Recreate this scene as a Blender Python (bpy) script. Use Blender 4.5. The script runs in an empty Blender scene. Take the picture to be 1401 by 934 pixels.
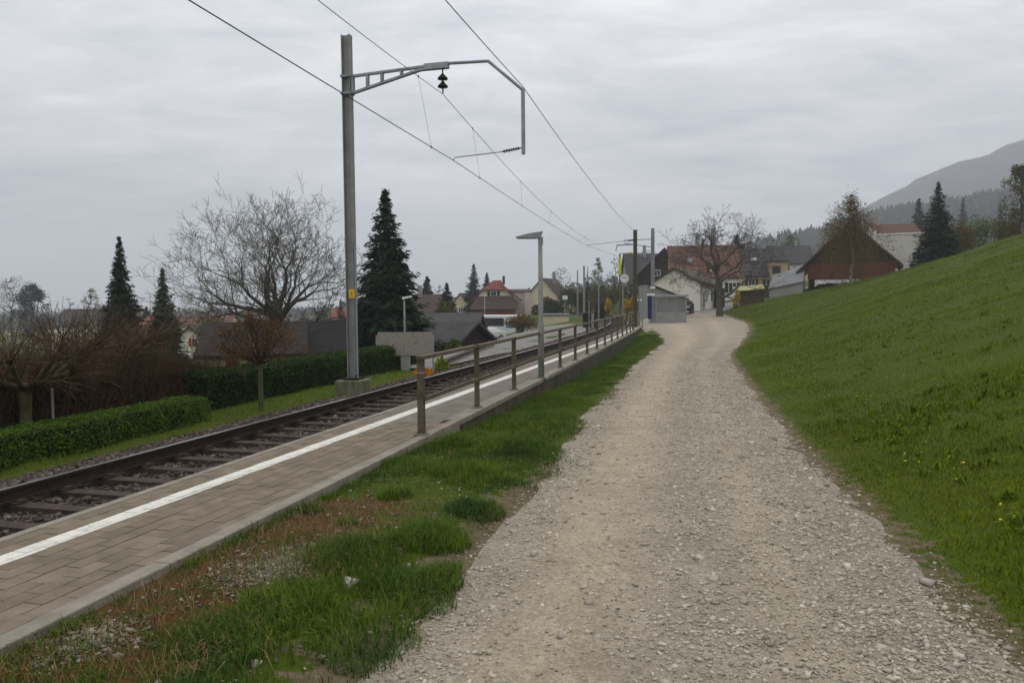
import bpy, math, random
import numpy as np
from mathutils import Matrix, Vector
rng = np.random.default_rng(7); random.seed(7)
S = bpy.context.scene
# ------------------------------------------------------------------ camera
CAM_H, FPX = 1.64, 1050.0                     # eye height above platform level, focal length in px of a 1401 px wide frame
PITCH, ROLL = math.atan(54/1050), math.radians(-0.5)
ROT = Matrix.Rotation(math.pi/2-PITCH, 3, 'X') @ Matrix.Rotation(ROLL, 3, 'Z')
cd = bpy.data.cameras.new('camera'); cam = bpy.data.objects.new('camera', cd); S.collection.objects.link(cam)
cd.sensor_width = 36; cd.lens = 36*FPX/1401; cd.clip_end = 20000; cd.clip_start = 0.05
cam.matrix_world = Matrix.Translation((0, 0, CAM_H)) @ ROT.to_4x4(); S.camera = cam
# ------------------------------------------------------------------ overcast sky
SUN_EL, SUN_AZ = math.radians(52), math.radians(25)
w = bpy.data.worlds.new('World'); S.world = w; w.use_nodes = True
nt = w.node_tree; nt.nodes.clear(); N = nt.nodes.new; L = nt.links.new
out = N('ShaderNodeOutputWorld'); bg = N('ShaderNodeBackground'); bg.inputs[1].default_value = 1.0
sky = N('ShaderNodeTexSky'); sky.sky_type = 'NISHITA'; sky.sun_disc = False
sky.sun_elevation = SUN_EL; sky.sun_rotation = SUN_AZ; sky.air_density = 1.2; sky.dust_density = 3
skm = N('ShaderNodeVectorMath'); skm.operation = 'SCALE'; skm.inputs['Scale'].default_value = 0.1; L(sky.outputs[0], skm.inputs[0])
tc = N('ShaderNodeTexCoord'); sep = N('ShaderNodeSeparateXYZ'); L(tc.outputs['Generated'], sep.inputs[0])
def M(op, a, b=None, c=None):
    n = N('ShaderNodeMath'); n.operation = op
    for i, v in enumerate((a, b, c)):
        if v is None: continue
        if isinstance(v, (int, float)): n.inputs[i].default_value = v
        else: L(v, n.inputs[i])
    return n.outputs[0]
zc = M('MAXIMUM', sep.outputs[2], 0.0)
den = M('ADD', zc, 0.16)
comb = N('ShaderNodeCombineXYZ'); L(M('DIVIDE', sep.outputs[0], den), comb.inputs[0]); L(M('DIVIDE', sep.outputs[1], den), comb.inputs[1])
def cloud(scale, detail, rough, off):
    mp = N('ShaderNodeMapping'); mp.inputs['Location'].default_value = off; mp.inputs['Scale'].default_value = (scale, scale*1.7, scale)
    L(comb.outputs[0], mp.inputs[0]); n = N('ShaderNodeTexNoise'); n.inputs['Scale'].default_value = 1; n.inputs['Detail'].default_value = detail
    n.inputs['Roughness'].default_value = rough; n.inputs['Distortion'].default_value = 0.5; L(mp.outputs[0], n.inputs['Vector']); return n.outputs[0]
c1 = cloud(0.5, 6, 0.55, (0.4, 5.2, 0)); c2 = cloud(2.0, 9, 0.6, (7.7, 2.2, 0))
cl = M('ADD', M('MULTIPLY', c1, 0.55), M('MULTIPLY', c2, 0.45))
rmp = N('ShaderNodeValToRGB'); L(cl, rmp.inputs[0])
rmp.color_ramp.elements[0].position = 0.34; rmp.color_ramp.elements[0].color = (0.56, 0.605, 0.69, 1)
rmp.color_ramp.elements[1].position = 0.66; rmp.color_ramp.elements[1].color = (1.50, 1.49, 1.50, 1)
grad = M('MULTIPLY', M('ADD', 1.0, M('MULTIPLY', zc, 2.0)), 0.455)         # CIE overcast sky: the zenith is three times the horizon
sc = N('ShaderNodeVectorMath'); sc.operation = 'SCALE'; L(rmp.outputs[0], sc.inputs[0]); L(grad, sc.inputs['Scale'])
mixw = N('ShaderNodeMixRGB'); mixw.inputs[0].default_value = 0.93; L(skm.outputs[0], mixw.inputs[1]); L(sc.outputs[0], mixw.inputs[2])
L(mixw.outputs[0], bg.inputs[0]); L(bg.outputs[0], out.inputs[0])
sl = bpy.data.lights.new('sun', 'SUN'); sl.energy = 0.8; sl.angle = math.radians(40); sl.color = (1, 0.96, 0.9)
so = bpy.data.objects.new('sun', sl); S.collection.objects.link(so)
so.rotation_euler = (math.pi/2-SUN_EL, 0, math.pi-SUN_AZ); so.location = (0, 0, 60)
S.view_settings.view_transform = 'Standard'; S.view_settings.look = 'None'; S.view_settings.exposure = 0.14; S.view_settings.gamma = 1
S.cycles.volume_bounces = 1
# ------------------------------------------------------------------ helpers
C = S.collection
CAMP = Vector((0, 0, CAM_H))
def ray(px, py): return ROT @ Vector(((px-700.5)/FPX, -(py-467)/FPX, -1))
def at(px, py, Y):                         # the point seen at a pixel, at the distance Y down the line
    d = ray(px, py); return d*(Y/d.y)+CAMP
def spline(xs, ys):
    xs = np.array(xs, float); ys = np.array(ys, float); n = len(xs); h = np.diff(xs); d = np.diff(ys)/h
    m = np.zeros(n); m[0] = d[0]; m[-1] = d[-1]
    for i in range(1, n-1): m[i] = (d[i-1]*h[i]+d[i]*h[i-1])/(h[i-1]+h[i])
    def f(x):
        x = np.asarray(x, float); i = np.clip(np.searchsorted(xs, x)-1, 0, n-2); t = (x-xs[i])/h[i]
        lo = x < xs[0]; hi = x > xs[-1]; tc_ = np.clip(t, 0, 1)
        r = (2*tc_**3-3*tc_**2+1)*ys[i]+(tc_**3-2*tc_**2+tc_)*h[i]*m[i]+(-2*tc_**3+3*tc_**2)*ys[i+1]+(tc_**3-tc_**2)*h[i]*m[i+1]
        return r+np.where(lo, (x-xs[0])*m[0], 0)+np.where(hi, (x-xs[-1])*m[-1], 0)
    return f
def lin(xs, ys): return lambda x: np.interp(x, xs, ys)
def sstep(a, b, x): t = np.clip((np.asarray(x, float)-a)/(b-a), 0, 1); return t*t*(3-2*t)
_hash = np.random.default_rng(3).random((256, 256))
def vnoise(x, y, s=1.0):
    x = np.asarray(x, float)*s+1000.3; y = np.asarray(y, float)*s+1000.7
    i = np.floor(x).astype(int); j = np.floor(y).astype(int); u = x-i; v = y-j; u = u*u*(3-2*u); v = v*v*(3-2*v)
    g = lambda a, b: _hash[a % 256, b % 256]
    return (g(i, j)*(1-u)+g(i+1, j)*u)*(1-v)+(g(i, j+1)*(1-u)+g(i+1, j+1)*u)*v
def fbm(x, y, s): return vnoise(x, y, s)*.55+vnoise(x, y, s*2.1)*.28+vnoise(x, y, s*4.3)*.17
# ---- objects
def tag(o, label=None, cat=None, group=None, kind=None):
    for k, v in (('label', label), ('category', cat), ('group', group), ('kind', kind)):
        if v: o[k] = v
    return o
def empty(name, loc, rz=0):
    o = bpy.data.objects.new(name, None); o.empty_display_size = 0.2; C.objects.link(o); o.location = loc; o.rotation_euler = (0, 0, rz); return o
def link(name, me, m, parent=None):
    o = bpy.data.objects.new(name, me); C.objects.link(o)
    if m is not None and not len(me.materials): me.materials.append(m)
    if parent is not None: o.parent = parent
    return o
def mesh_np(V, F, smooth=False):           # F: (n,3) or (n,4)
    V = np.ascontiguousarray(V, np.float32); F = np.ascontiguousarray(F, np.int32); n, k = F.shape
    me = bpy.data.meshes.new('m'); me.vertices.add(len(V)); me.vertices.foreach_set('co', V.ravel())
    me.loops.add(n*k); me.loops.foreach_set('vertex_index', F.ravel()); me.polygons.add(n)
    me.polygons.foreach_set('loop_start', np.arange(0, n*k, k, dtype=np.int32))
    if smooth: me.polygons.foreach_set('use_smooth', np.ones(n, bool))
    me.update(calc_edges=True); return me
class MB:
    def __init__(s): s.v = []; s.f = []; s.T = None
    def add(s, vs, fs):
        b = len(s.v); s.v += [tuple(v) for v in vs]; s.f += [tuple(i+b for i in f) for f in fs]; return s
    def box(s, c, d, rz=0, taper=1.0):
        x, y, z = (q/2 for q in d); ca, sa = math.cos(rz), math.sin(rz); vs = []
        for k, t in ((-1, 1), (1, taper)):
            for i, j in ((-1, -1), (1, -1), (1, 1), (-1, 1)):
                X, Y = i*x*t, j*y*t; vs.append((c[0]+X*ca-Y*sa, c[1]+X*sa+Y*ca, c[2]+k*z))
        return s.add(vs, [(3, 2, 1, 0), (4, 5, 6, 7), (0, 1, 5, 4), (1, 2, 6, 5), (2, 3, 7, 6), (3, 0, 4, 7)])
    def bar(s, a, b, w_, h_, up=(0, 0, 1)):
        a = Vector(a); b = Vector(b); d = (b-a).normalized(); sd = d.cross(Vector(up))
        if sd.length < 1e-4: sd = Vector((1, 0, 0))
        sd.normalize(); u = sd.cross(d); vs = [p+sd*(i*w_/2)+u*(j*h_/2) for p in (a, b) for i, j in ((-1, -1), (1, -1), (1, 1), (-1, 1))]
        return s.add(vs, [(0, 1, 2, 3), (7, 6, 5, 4), (4, 5, 1, 0), (5, 6, 2, 1), (6, 7, 3, 2), (7, 4, 0, 3)])
    def tube(s, pts, r, n=8, cap=True):
        pts = [Vector(p) for p in pts]; rs = r if isinstance(r, (list, tuple)) else [r]*len(pts); b = len(s.v); prev = None
        for i, p in enumerate(pts):
            d = (pts[min(i+1, len(pts)-1)]-pts[max(i-1, 0)]).normalized()
            a = prev if prev is not None else (Vector((0, 0, 1)) if abs(d.z) < .9 else Vector((1, 0, 0)))
            u = (a-d*a.dot(d)).normalized(); prev = u; v = d.cross(u)
            for k in range(n):
                t = 2*math.pi*k/n; s.v.append(tuple(p+(u*math.cos(t)+v*math.sin(t))*rs[i]))
        for i in range(len(pts)-1):
            for k in range(n):
                s.f.append((b+i*n+k, b+i*n+(k+1) % n, b+(i+1)*n+(k+1) % n, b+(i+1)*n+k))
        if cap:
            s.f.append(tuple(b+k for k in range(n))[::-1]); s.f.append(tuple(b+(len(pts)-1)*n+k for k in range(n)))
        return s
    def prism(s, poly, y0, y1):              # polygon in local xz, extruded along y
        n = len(poly); vs = [(x, y0, z) for x, z in poly]+[(x, y1, z) for x, z in poly]
        return s.add(vs, [tuple(range(n)), tuple(range(2*n-1, n-1, -1))]+[(i, i+n, (i+1) % n+n, (i+1) % n) for i in range(n)])
    def build(s, name, m, parent=None, smooth=False, bevel=0):
        me = bpy.data.meshes.new(name); me.from_pydata(s.v, [], s.f); me.update()
        if smooth: me.polygons.foreach_set('use_smooth', [True]*len(me.polygons))
        o = link(name, me, m, parent)
        if bevel:
            b = o.modifiers.new('b', 'BEVEL'); b.width = bevel; b.segments = 2; b.limit_method = 'ANGLE'
        return o
# ---- materials
def mat(name, ca, cb=None, scale=6.0, rough=.85, bump=0.0, bscale=None, island=0.0, metal=0.0, transl=0.0, detail=6, spec=.12, objrand=0.0, streak=None, ramp=(.35, .65)):
    m = bpy.data.materials.new(name); m.use_nodes = True; t = m.node_tree; b = t.nodes['Principled BSDF']; n_ = t.nodes.new; l_ = t.links.new
    cb = cb or tuple(c*.75 for c in ca)
    g = n_('ShaderNodeNewGeometry'); vec = g.outputs['Position']
    if streak:
        mp = n_('ShaderNodeMapping'); mp.inputs['Scale'].default_value = streak; l_(vec, mp.inputs[0]); vec = mp.outputs[0]
    nz = n_('ShaderNodeTexNoise'); nz.inputs['Scale'].default_value = scale; nz.inputs['Detail'].default_value = detail; nz.inputs['Roughness'].default_value = .6; l_(vec, nz.inputs['Vector'])
    r = n_('ShaderNodeValToRGB'); r.color_ramp.elements[0].position = ramp[0]; r.color_ramp.elements[1].position = ramp[1]
    r.color_ramp.elements[0].color = (*ca, 1); r.color_ramp.elements[1].color = (*cb, 1); l_(nz.outputs[0], r.inputs[0]); col = r.outputs[0]
    if island:
        mr = n_('ShaderNodeMapRange'); mr.inputs[3].default_value = 1-island; mr.inputs[4].default_value = 1+island; l_(g.outputs['Random Per Island'], mr.inputs[0])
        sc_ = n_('ShaderNodeVectorMath'); sc_.operation = 'SCALE'; l_(col, sc_.inputs[0]); l_(mr.outputs[0], sc_.inputs['Scale']); col = sc_.outputs[0]
    if objrand:
        oi = n_('ShaderNodeObjectInfo'); mr = n_('ShaderNodeMapRange'); mr.inputs[3].default_value = 1-objrand; mr.inputs[4].default_value = 1+objrand; l_(oi.outputs['Random'], mr.inputs[0])
        sc_ = n_('ShaderNodeVectorMath'); sc_.operation = 'SCALE'; l_(col, sc_.inputs[0]); l_(mr.outputs[0], sc_.inputs['Scale']); col = sc_.outputs[0]
    l_(col, b.inputs['Base Color']); b.inputs['Roughness'].default_value = rough; b.inputs['Metallic'].default_value = metal; b.inputs['Specular IOR Level'].default_value = spec
    if bump:
        nb = n_('ShaderNodeTexNoise'); nb.inputs['Scale'].default_value = bscale or scale*4; nb.inputs['Detail'].default_value = 5; l_(g.outputs['Position'], nb.inputs['Vector'])
        bp = n_('ShaderNodeBump'); bp.inputs['Strength'].default_value = min(1, bump); bp.inputs['Distance'].default_value = .02; l_(nb.outputs[0], bp.inputs['Height']); l_(bp.outputs[0], b.inputs['Normal'])
    if transl:
        tr = n_('ShaderNodeBsdfTranslucent'); l_(col, tr.inputs[0]); mx = n_('ShaderNodeMixShader'); mx.inputs[0].default_value = transl
        l_(b.outputs[0], mx.inputs[1]); l_(tr.outputs[0], mx.inputs[2]); l_(mx.outputs[0], t.nodes['Material Output'].inputs[0])
    return m
def glassmat(name, col=(.03, .035, .04), rough=.08): return mat(name, col, col, rough=rough, spec=.6)
MAT = dict(
 concrete=mat('concrete', (.25, .235, .20), (.17, .16, .135), 3, .9, .3, 40), kerb=mat('kerb', (.27, .24, .19), (.19, .17, .135), 5, .9, .35, 60),
 wall=mat('wall', (.095, .088, .062), (.042, .042, .028), 2.2, .92, .35, 30, streak=(1.6, 1.6, .35)),
 asphalt=mat('asphalt', (.20, .175, .145), (.145, .125, .105), 2.5, .92, .5, 90), road=mat('road_asphalt', (.205, .195, .175), (.16, .152, .14), .8, .9, .3, 30),
 paint=mat('white_paint', (.62, .60, .53), (.30, .27, .22), 11, .8, .3, 60, ramp=(.54, .74), objrand=.06),
 paver=mat('paver', (.225, .182, .130), (.15, .122, .088), 5, .9, .6, 90, ramp=(.3, .7), objrand=.13), joint=mat('joint_sand', (.07, .055, .04), (.035, .04, .02), 14, 1),
 rust=mat('rusty_rail', (.045, .03, .021), (.02, .015, .012), 12, .7, .3), shine=mat('rail_head', (.42, .42, .43), (.3, .3, .31), 20, .28, metal=.9),
 sleeper=mat('steel_sleeper', (.075, .053, .04), (.042, .031, .025), 8, .8, .3, 60), ballast=mat('ballast', (.125, .10, .08), (.06, .047, .038), 5, .95, island=.55),
 ballastbed=mat('ballast_bed', (.075, .06, .05), (.03, .026, .022), 18, 1, .9, 30),
 galv=mat('galvanised_steel', (.33, .35, .36), (.24, .25, .255), 4, .55, .08, 60, metal=.35), galvd=mat('weathered_mast', (.29, .29, .27), (.21, .205, .185), 3, .7, .1, 50, metal=.15),
 rail=mat('weathered_railing', (.135, .11, .075), (.085, .068, .045), 7, .75, .25, 60), insul=mat('insulator', (.03, .022, .02), None, 5, .25), wire=mat('wire', (.05, .05, .055), None, 5, .5, metal=.4),
 grey=mat('grey_metal', (.28, .29, .29), (.22, .22, .22), 5, .6), white=mat('white_enamel', (.75, .75, .73), (.66, .65, .62), 4, .5), black=mat('black', (.015, .015, .016), None, 5, .5),
 yellow=mat('yellow_sign', (.75, .47, .02), (.66, .40, .02), 6, .5), orange=mat('orange_sign', (.62, .22, .01), (.5, .17, .01), 6, .55), red=mat('red_sign', (.5, .03, .02), None, 6, .5), limey=mat('lime_yellow', (.62, .62, .04), None, 6, .5),
 plaster=mat('plaster_white', (.80, .765, .66), (.70, .665, .57), .7, .9, .1, 20), shade_pane_blue=mat('wall_shade_and_pane_blue', (.42, .45, .47), None, .7, .9), cream=mat('plaster_cream', (.62, .55, .36), (.54, .47, .30), .6, .9), pink=mat('plaster_pink', (.58, .49, .42), (.5, .42, .36), .6, .9),
 yellowp=mat('plaster_yellow', (.43, .34, .185), (.37, .29, .155), .6, .9), modern=mat('plaster_modern', (.55, .52, .47), (.5, .47, .42), .5, .9), greyp=mat('plaster_grey', (.32, .31, .28), (.26, .25, .23), .8, .9),
 tile=mat('red_roof_tiles', (.145, .070, .05), (.105, .055, .042), .9, .85, .4, 12), tileb=mat('bright_red_tiles', (.22, .07, .046), (.16, .055, .038), .9, .85, .3, 12), dark=mat('dark_roof_tiles', (.068, .064, .062), (.045, .043, .042), .9, .8, .4, 12),
 brownroof=mat('brown_roof_tiles', (.075, .05, .04), (.05, .036, .03), .9, .85, .4, 12), greenroof=mat('mossy_roof', (.085, .072, .045), (.06, .05, .034), 1.2, .9, .4, 12), greyroof=mat('grey_fibre_roof', (.19, .19, .185), (.14, .14, .135), .7, .9),
 redwood=mat('red_boarding', (.15, .038, .03), (.10, .03, .024), 1.2, .8, streak=(3, 3, .3)), darkwood=mat('dark_boarding', (.045, .033, .027), (.027, .021, .018), 2, .9), brownwood=mat('brown_boarding', (.11, .07, .04), (.07, .045, .027), 3, .9), orangewood=mat('orange_boarding', (.30, .085, .03), (.22, .06, .024), 1.5, .85),
 glass=glassmat('window_glass'), frost=None, bark=mat('bark', (.085, .072, .05), (.045, .038, .027), 6, .95, .5, 30), barkg=mat('grey_bark', (.12, .11, .085), (.06, .055, .042), 5, .95, .4, 25), barkm=mat('mossy_bark', (.12, .115, .055), (.07, .06, .032), 6, .95, .4, 30),
 birchbark=mat('birch_bark', (.34, .30, .22), (.15, .12, .085), 5, .9), twig=mat('twig', (.085, .055, .035), (.05, .032, .022), 3, .95, island=.35), twigr=mat('reddish_twig', (.115, .070, .038), (.062, .042, .024), 3, .95, island=.4), twigy=mat('olive_twig', (.12, .11, .05), (.08, .07, .035), 3, .95, island=.3), twigf=mat('far_twig', (.075, .07, .065), (.055, .052, .048), 1, 1, island=.2),
 needle=mat('spruce_needles', (.026, .042, .017), (.014, .025, .011), 1.2, .9, island=.4, transl=.1), needleb=mat('bluish_needles', (.03, .045, .035), (.018, .03, .024), .8, .9, island=.35, transl=.1), needled=mat('dark_needles', (.014, .021, .010), (.007, .012, .006), 1, .9, island=.35, transl=.1),
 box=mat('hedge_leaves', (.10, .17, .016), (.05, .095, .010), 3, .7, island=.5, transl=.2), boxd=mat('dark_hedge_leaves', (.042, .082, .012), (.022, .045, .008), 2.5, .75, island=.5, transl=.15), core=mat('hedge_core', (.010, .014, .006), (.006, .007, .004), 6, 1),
 dead=mat('dead_leaves', (.135, .068, .024), (.08, .042, .018), 3, .85, island=.5, transl=.2), birchl=mat('birch_leaves', (.165, .110, .034), (.11, .075, .026), .8, .85, island=.4, transl=.3), olive=mat('olive_leaves', (.11, .105, .022), (.065, .068, .017), .5, .85, island=.45, transl=.25),
 spring=mat('spring_leaves', (.13, .17, .03), (.07, .10, .02), .6, .8, island=.4, transl=.3), fors=mat('forsythia', (.55, .36, .01), (.36, .24, .01), 1.5, .8, island=.35, transl=.2), bushd=mat('dark_bush_leaves', (.048, .056, .016), (.028, .034, .011), .5, .85, island=.45, transl=.15),
 blade=mat('grass_blades', (.098, .152, .009), (.042, .086, .016), 1.1, .75, island=.45, transl=.25), bladem=mat('meadow_blades', (.136, .176, .003), (.076, .112, .003), .30, .75, island=.38, transl=.25), blady=mat('yellow_grass', (.15, .20, .02), (.085, .14, .015), 1.2, .75, island=.4, transl=.25), straw=mat('straw', (.20, .13, .06), (.12, .075, .035), 3, .9, island=.4),
 gravel=None, pebble=mat('pebbles', (.45, .40, .315), (.33, .287, .222), 8, .92, island=.28), pale=mat('pale_stone', (.36, .33, .27), (.27, .24, .19), 9, .9), forest=mat('mountain_forest', (.028, .034, .022), (.05, .05, .035), .02, 1), wood=mat('far_wood', (.02, .026, .016), (.04, .036, .022), .06, 1, island=.3), rock=None,
 skyblue=mat('blue_panel', (.12, .30, .45), None, 4, .5), navy=mat('navy', (.02, .03, .09), None, 4, .6), tarp=mat('white_tarp', (.68, .68, .66), (.55, .55, .53), 2, .7), signback=mat('speckled_board', (.29, .26, .215), (.13, .11, .09), 9, .9, .2, 40, ramp=(.54, .66)), turq=mat('turquoise', (.25, .42, .42), None, 3, .6), limeroof=mat('lime_roof', (.30, .29, .11), None, 3, .7))
# ground: soil and grass, with moss and grit patches where the verge has them
def groundmat():
    m = bpy.data.materials.new('ground'); m.use_nodes = True; t = m.node_tree; b = t.nodes['Principled BSDF']; n_ = t.nodes.new; l_ = t.links.new
    g = n_('ShaderNodeNewGeometry'); at_ = n_('ShaderNodeAttribute'); at_.attribute_name = 'cover'; sp = n_('ShaderNodeSeparateColor'); l_(at_.outputs['Color'], sp.inputs[0])
    def nz(s, d=6):
        n = n_('ShaderNodeTexNoise'); n.inputs['Scale'].default_value = s; n.inputs['Detail'].default_value = d; n.inputs['Roughness'].default_value = .65; l_(g.outputs['Position'], n.inputs['Vector']); return n.outputs[0]
    def rp(f, ca, cb, a=.35, c=.65):
        r = n_('ShaderNodeValToRGB'); r.color_ramp.elements[0].position = a; r.color_ramp.elements[1].position = c; r.color_ramp.elements[0].color = (*ca, 1); r.color_ramp.elements[1].color = (*cb, 1); l_(f, r.inputs[0]); return r.outputs[0]
    def mx(f, a, c):
        n = n_('ShaderNodeMixRGB'); l_(f, n.inputs[0]); l_(a, n.inputs[1]); l_(c, n.inputs[2]); return n.outputs[0]
    grass = mx(rp(nz(.35), (0, 0, 0), (1, 1, 1)), rp(nz(9), (.036, .058, .004), (.056, .082, .004)), rp(nz(7), (.05, .066, .004), (.068, .080, .006)))
    moss = rp(nz(11), (.105, .038, .011), (.050, .042, .014), .36, .6); grit = rp(nz(60, 3), (.36, .315, .24), (.15, .12, .085), .4, .6)
    soil = rp(nz(14), (.085, .065, .034), (.15, .118, .072))
    def thr(ch):
        a = n_('ShaderNodeMath'); a.operation = 'ADD'; l_(sp.outputs[ch], a.inputs[0]); l_(nz(7), a.inputs[1]); return rp(a.outputs[0], (0, 0, 0), (1, 1, 1), .92, 1.08)
    col = mx(thr(2), grass, soil); col = mx(thr(0), col, moss); col = mx(thr(1), col, grit); l_(col, b.inputs['Base Color']); b.inputs['Roughness'].default_value = .95; b.inputs['Specular IOR Level'].default_value = .1
    bp = n_('ShaderNodeBump'); bp.inputs['Strength'].default_value = .6; bp.inputs['Distance'].default_value = .03; l_(nz(30), bp.inputs['Height']); l_(bp.outputs[0], b.inputs['Normal']); return m
def gravelmat():
    m = bpy.data.materials.new('gravel'); m.use_nodes = True; t = m.node_tree; b = t.nodes['Principled BSDF']; n_ = t.nodes.new; l_ = t.links.new; g = n_('ShaderNodeNewGeometry')
    def nz(s, d=6, vec=None):
        n = n_('ShaderNodeTexNoise'); n.inputs['Scale'].default_value = s; n.inputs['Detail'].default_value = d; n.inputs['Roughness'].default_value = .7; l_(vec or g.outputs['Position'], n.inputs['Vector']); return n.outputs[0]
    def rp(f, ca, cb, a=.35, c=.65):
        r = n_('ShaderNodeValToRGB'); r.color_ramp.elements[0].position = a; r.color_ramp.elements[1].position = c; r.color_ramp.elements[0].color = (*ca, 1); r.color_ramp.elements[1].color = (*cb, 1); l_(f, r.inputs[0]); return r.outputs[0]
    def mul(a, c, f=1.0):
        n = n_('ShaderNodeMixRGB'); n.blend_type = 'MULTIPLY'; n.inputs[0].default_value = f; l_(a, n.inputs[1]); l_(c, n.inputs[2]); return n.outputs[0]
    base = rp(nz(.8), (.435, .378, .288), (.36, .315, .243))
    la = n_('ShaderNodeAttribute'); la.attribute_name = 'lane'; base = mul(base, rp(la.outputs['Fac'], (.86, .86, .88), (1.08, 1.06, 1.02), 0, 1))
    vo = n_('ShaderNodeTexVoronoi'); vo.inputs['Scale'].default_value = 45; l_(g.outputs['Position'], vo.inputs['Vector'])
    vh = n_('ShaderNodeRGBToBW'); l_(vo.outputs['Color'], vh.inputs[0])
    col = mul(base, rp(vh.outputs[0], (.68, .66, .63), (1.15, 1.15, 1.15), .05, .95), .8); col = mul(col, rp(nz(120, 3), (.62, .6, .58), (1.12, 1.12, 1.12), .36, .6), .8); col = mul(col, rp(nz(3.5), (.84, .83, .81), (1.05, 1.05, 1.05)))
    l_(col, b.inputs['Base Color']); b.inputs['Roughness'].default_value = .95; b.inputs['Specular IOR Level'].default_value = .15
    ad = n_('ShaderNodeMath'); ad.operation = 'ADD'; l_(vo.outputs['Distance'], ad.inputs[0]); l_(nz(90), ad.inputs[1])
    bp = n_('ShaderNodeBump'); bp.inputs['Strength'].default_value = .8; bp.inputs['Distance'].default_value = .014; l_(ad.outputs[0], bp.inputs['Height']); l_(bp.outputs[0], b.inputs['Normal']); return m
MAT['ground'] = groundmat(); MAT['gravel'] = gravelmat()
def clearglass():
    m = bpy.data.materials.new('clear_glass'); m.use_nodes = True; t = m.node_tree; b = t.nodes['Principled BSDF']; tr = t.nodes.new('ShaderNodeBsdfTransparent'); tr.inputs[0].default_value = (.8, .82, .82, 1)
    b.inputs['Base Color'].default_value = (.3, .3, .3, 1); b.inputs['Roughness'].default_value = .1; mx = t.nodes.new('ShaderNodeMixShader'); mx.inputs[0].default_value = .45
    t.links.new(tr.outputs[0], mx.inputs[1]); t.links.new(b.outputs[0], mx.inputs[2]); t.links.new(mx.outputs[0], t.nodes['Material Output'].inputs[0]); return m
MAT['frost'] = clearglass()
# ------------------------------------------------------------------ lie of the land (metres; platform top = 0)
lrail = spline([-14, 7.7, 18.8, 26.5, 35.8, 46, 60, 80, 101, 125, 160], [-10.9, -5.13, -2.12, -.05, 2.37, 4.75, 7.5, 10.2, 11.2, 9.8, 3.0])
ys = np.linspace(-14, 160, 1400); cx = lrail(ys)+.725; cy = ys-.19
ds = np.hypot(np.diff(cx), np.diff(cy)); arc = np.concatenate([[0], np.cumsum(ds)])
def TF(s, o=0.0):                            # point of the track line: distance s along it, o metres to its right
    s = np.asarray(s, float); x = np.interp(s, arc, cx); y = np.interp(s, arc, cy)
    e = .4; dx = np.interp(s+e, arc, cx)-np.interp(s-e, arc, cx); dy = np.interp(s+e, arc, cy)-np.interp(s-e, arc, cy); n = np.hypot(dx, dy)
    return x+o*dy/n, y-o*dx/n, np.arctan2(-dx, dy)
def S_of_Y(Y): return np.interp(Y, cy, arc)
tcx = lambda y: np.interp(y, cy, cx)
platR = spline([-10, 3.6, 9.45, 19, 30, 42.5, 50], [-5.75, -2.47, -1.02, 1.32, 3.94, 6.85, 8.5])
pathL = spline([-10, 3.7, 6.3, 9.7, 19.7, 30, 36.4, 42, 48, 58, 66, 76], [-2.5, -.40, .26, .95, 3.14, 5.65, 7.4, 8.3, 8.9, 10.2, 12, 15])
pathR = spline([-10, 3.6, 7.2, 14, 21.4, 28.7, 36, 45, 56, 66, 76, 100], [1.4, 2.2, 2.85, 4.35, 6.15, 8.0, 10.6, 13.8, 17, 18.8, 20.5, 25])
zverge = lin([0, 4, 7, 10, 14, 20], [.09, .09, .07, .03, 0, 0])
zpath = lin([-10, 5, 10, 16, 22, 28, 36, 46, 58, 75, 95, 120, 200, 600], [-.1, -.1, -.16, -.28, -.38, -.43, -.38, -.2, 0, .35, 1.0, 1.8, 4, 10])
hill_a = lin([0, 50, 62, 75, 90, 120, 200], [.335, .335, .31, .235, .175, .12, .06])
leftdrop = lin([0, 4.5, 8, 13, 25, 60, 110, 300, 3000], [0, 0, -.55, -2.2, -3.1, -5.2, -8, -13, -16])
def ground(x, y, fine=True):
    x = np.asarray(x, float); y = np.asarray(y, float)
    yy = np.clip(y, -14, 155); o = (x-tcx(yy))*.965; zp = zpath(np.maximum(y, -10)); u = x-pathR(np.clip(y, -10, 110)); up = np.maximum(u, 0)
    rise = hill_a(np.maximum(y, 0))*np.minimum(up*up/(up+1.4), 45+np.zeros_like(up))
    zr = zp+rise+zverge(np.maximum(y, 0))*sstep(0, -.8, x-pathL(np.clip(y, -10, 76))); v = np.maximum(-o, 0); zl = -.47+leftdrop(v)
    pr = platR(np.clip(y, -10, 50)); t = sstep(0, 1, (x-tcx(yy)-1.3)/np.maximum(pr-.05-tcx(yy)-1.3, .4+np.maximum(y-50, 0)*.16))
    z = zl*(1-t)+zr*t
    z = z-.12*sstep(2.75, 2.25, np.abs(o))*(y < 150)
    inp = sstep(-.05, .35, x-pathL(np.clip(y, -10, 76))+(fbm(x+3, y+5, 2.6)-.5)*.34)*sstep(-.05, .35, pathR(np.clip(y, -10, 100))-x+(fbm(x+13, y+5, 2.4)-.5)*.34)*(y < 77)
    if fine: z = z+(fbm(x, y, .9)-.5)*.09*(1-inp)*sstep(2.2, 2.8, np.abs(o))+(fbm(x+31, y, .15)-.5)*.5*sstep(2, 12, up)
    z = np.where((x > pr-.3) & (x < pr+.5) & (y < 48), np.minimum(z, -.025-.02*sstep(.5, 0, x-pr)), z); z = np.where((np.abs(o) >= 1.29) & (o > 0) & (x < pr) & (y < 50), np.minimum(z, -.05), z)
    return z-.07*inp
def gz(x, y): return float(ground(x, y))
def axis(segs):
    out_ = []
    for a, b, st in segs: out_ += list(np.arange(a, b, st))
    return np.array(out_+[segs[-1][1]])
def geo(a, b, n): return list(np.geomspace(a, b, n))
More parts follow.
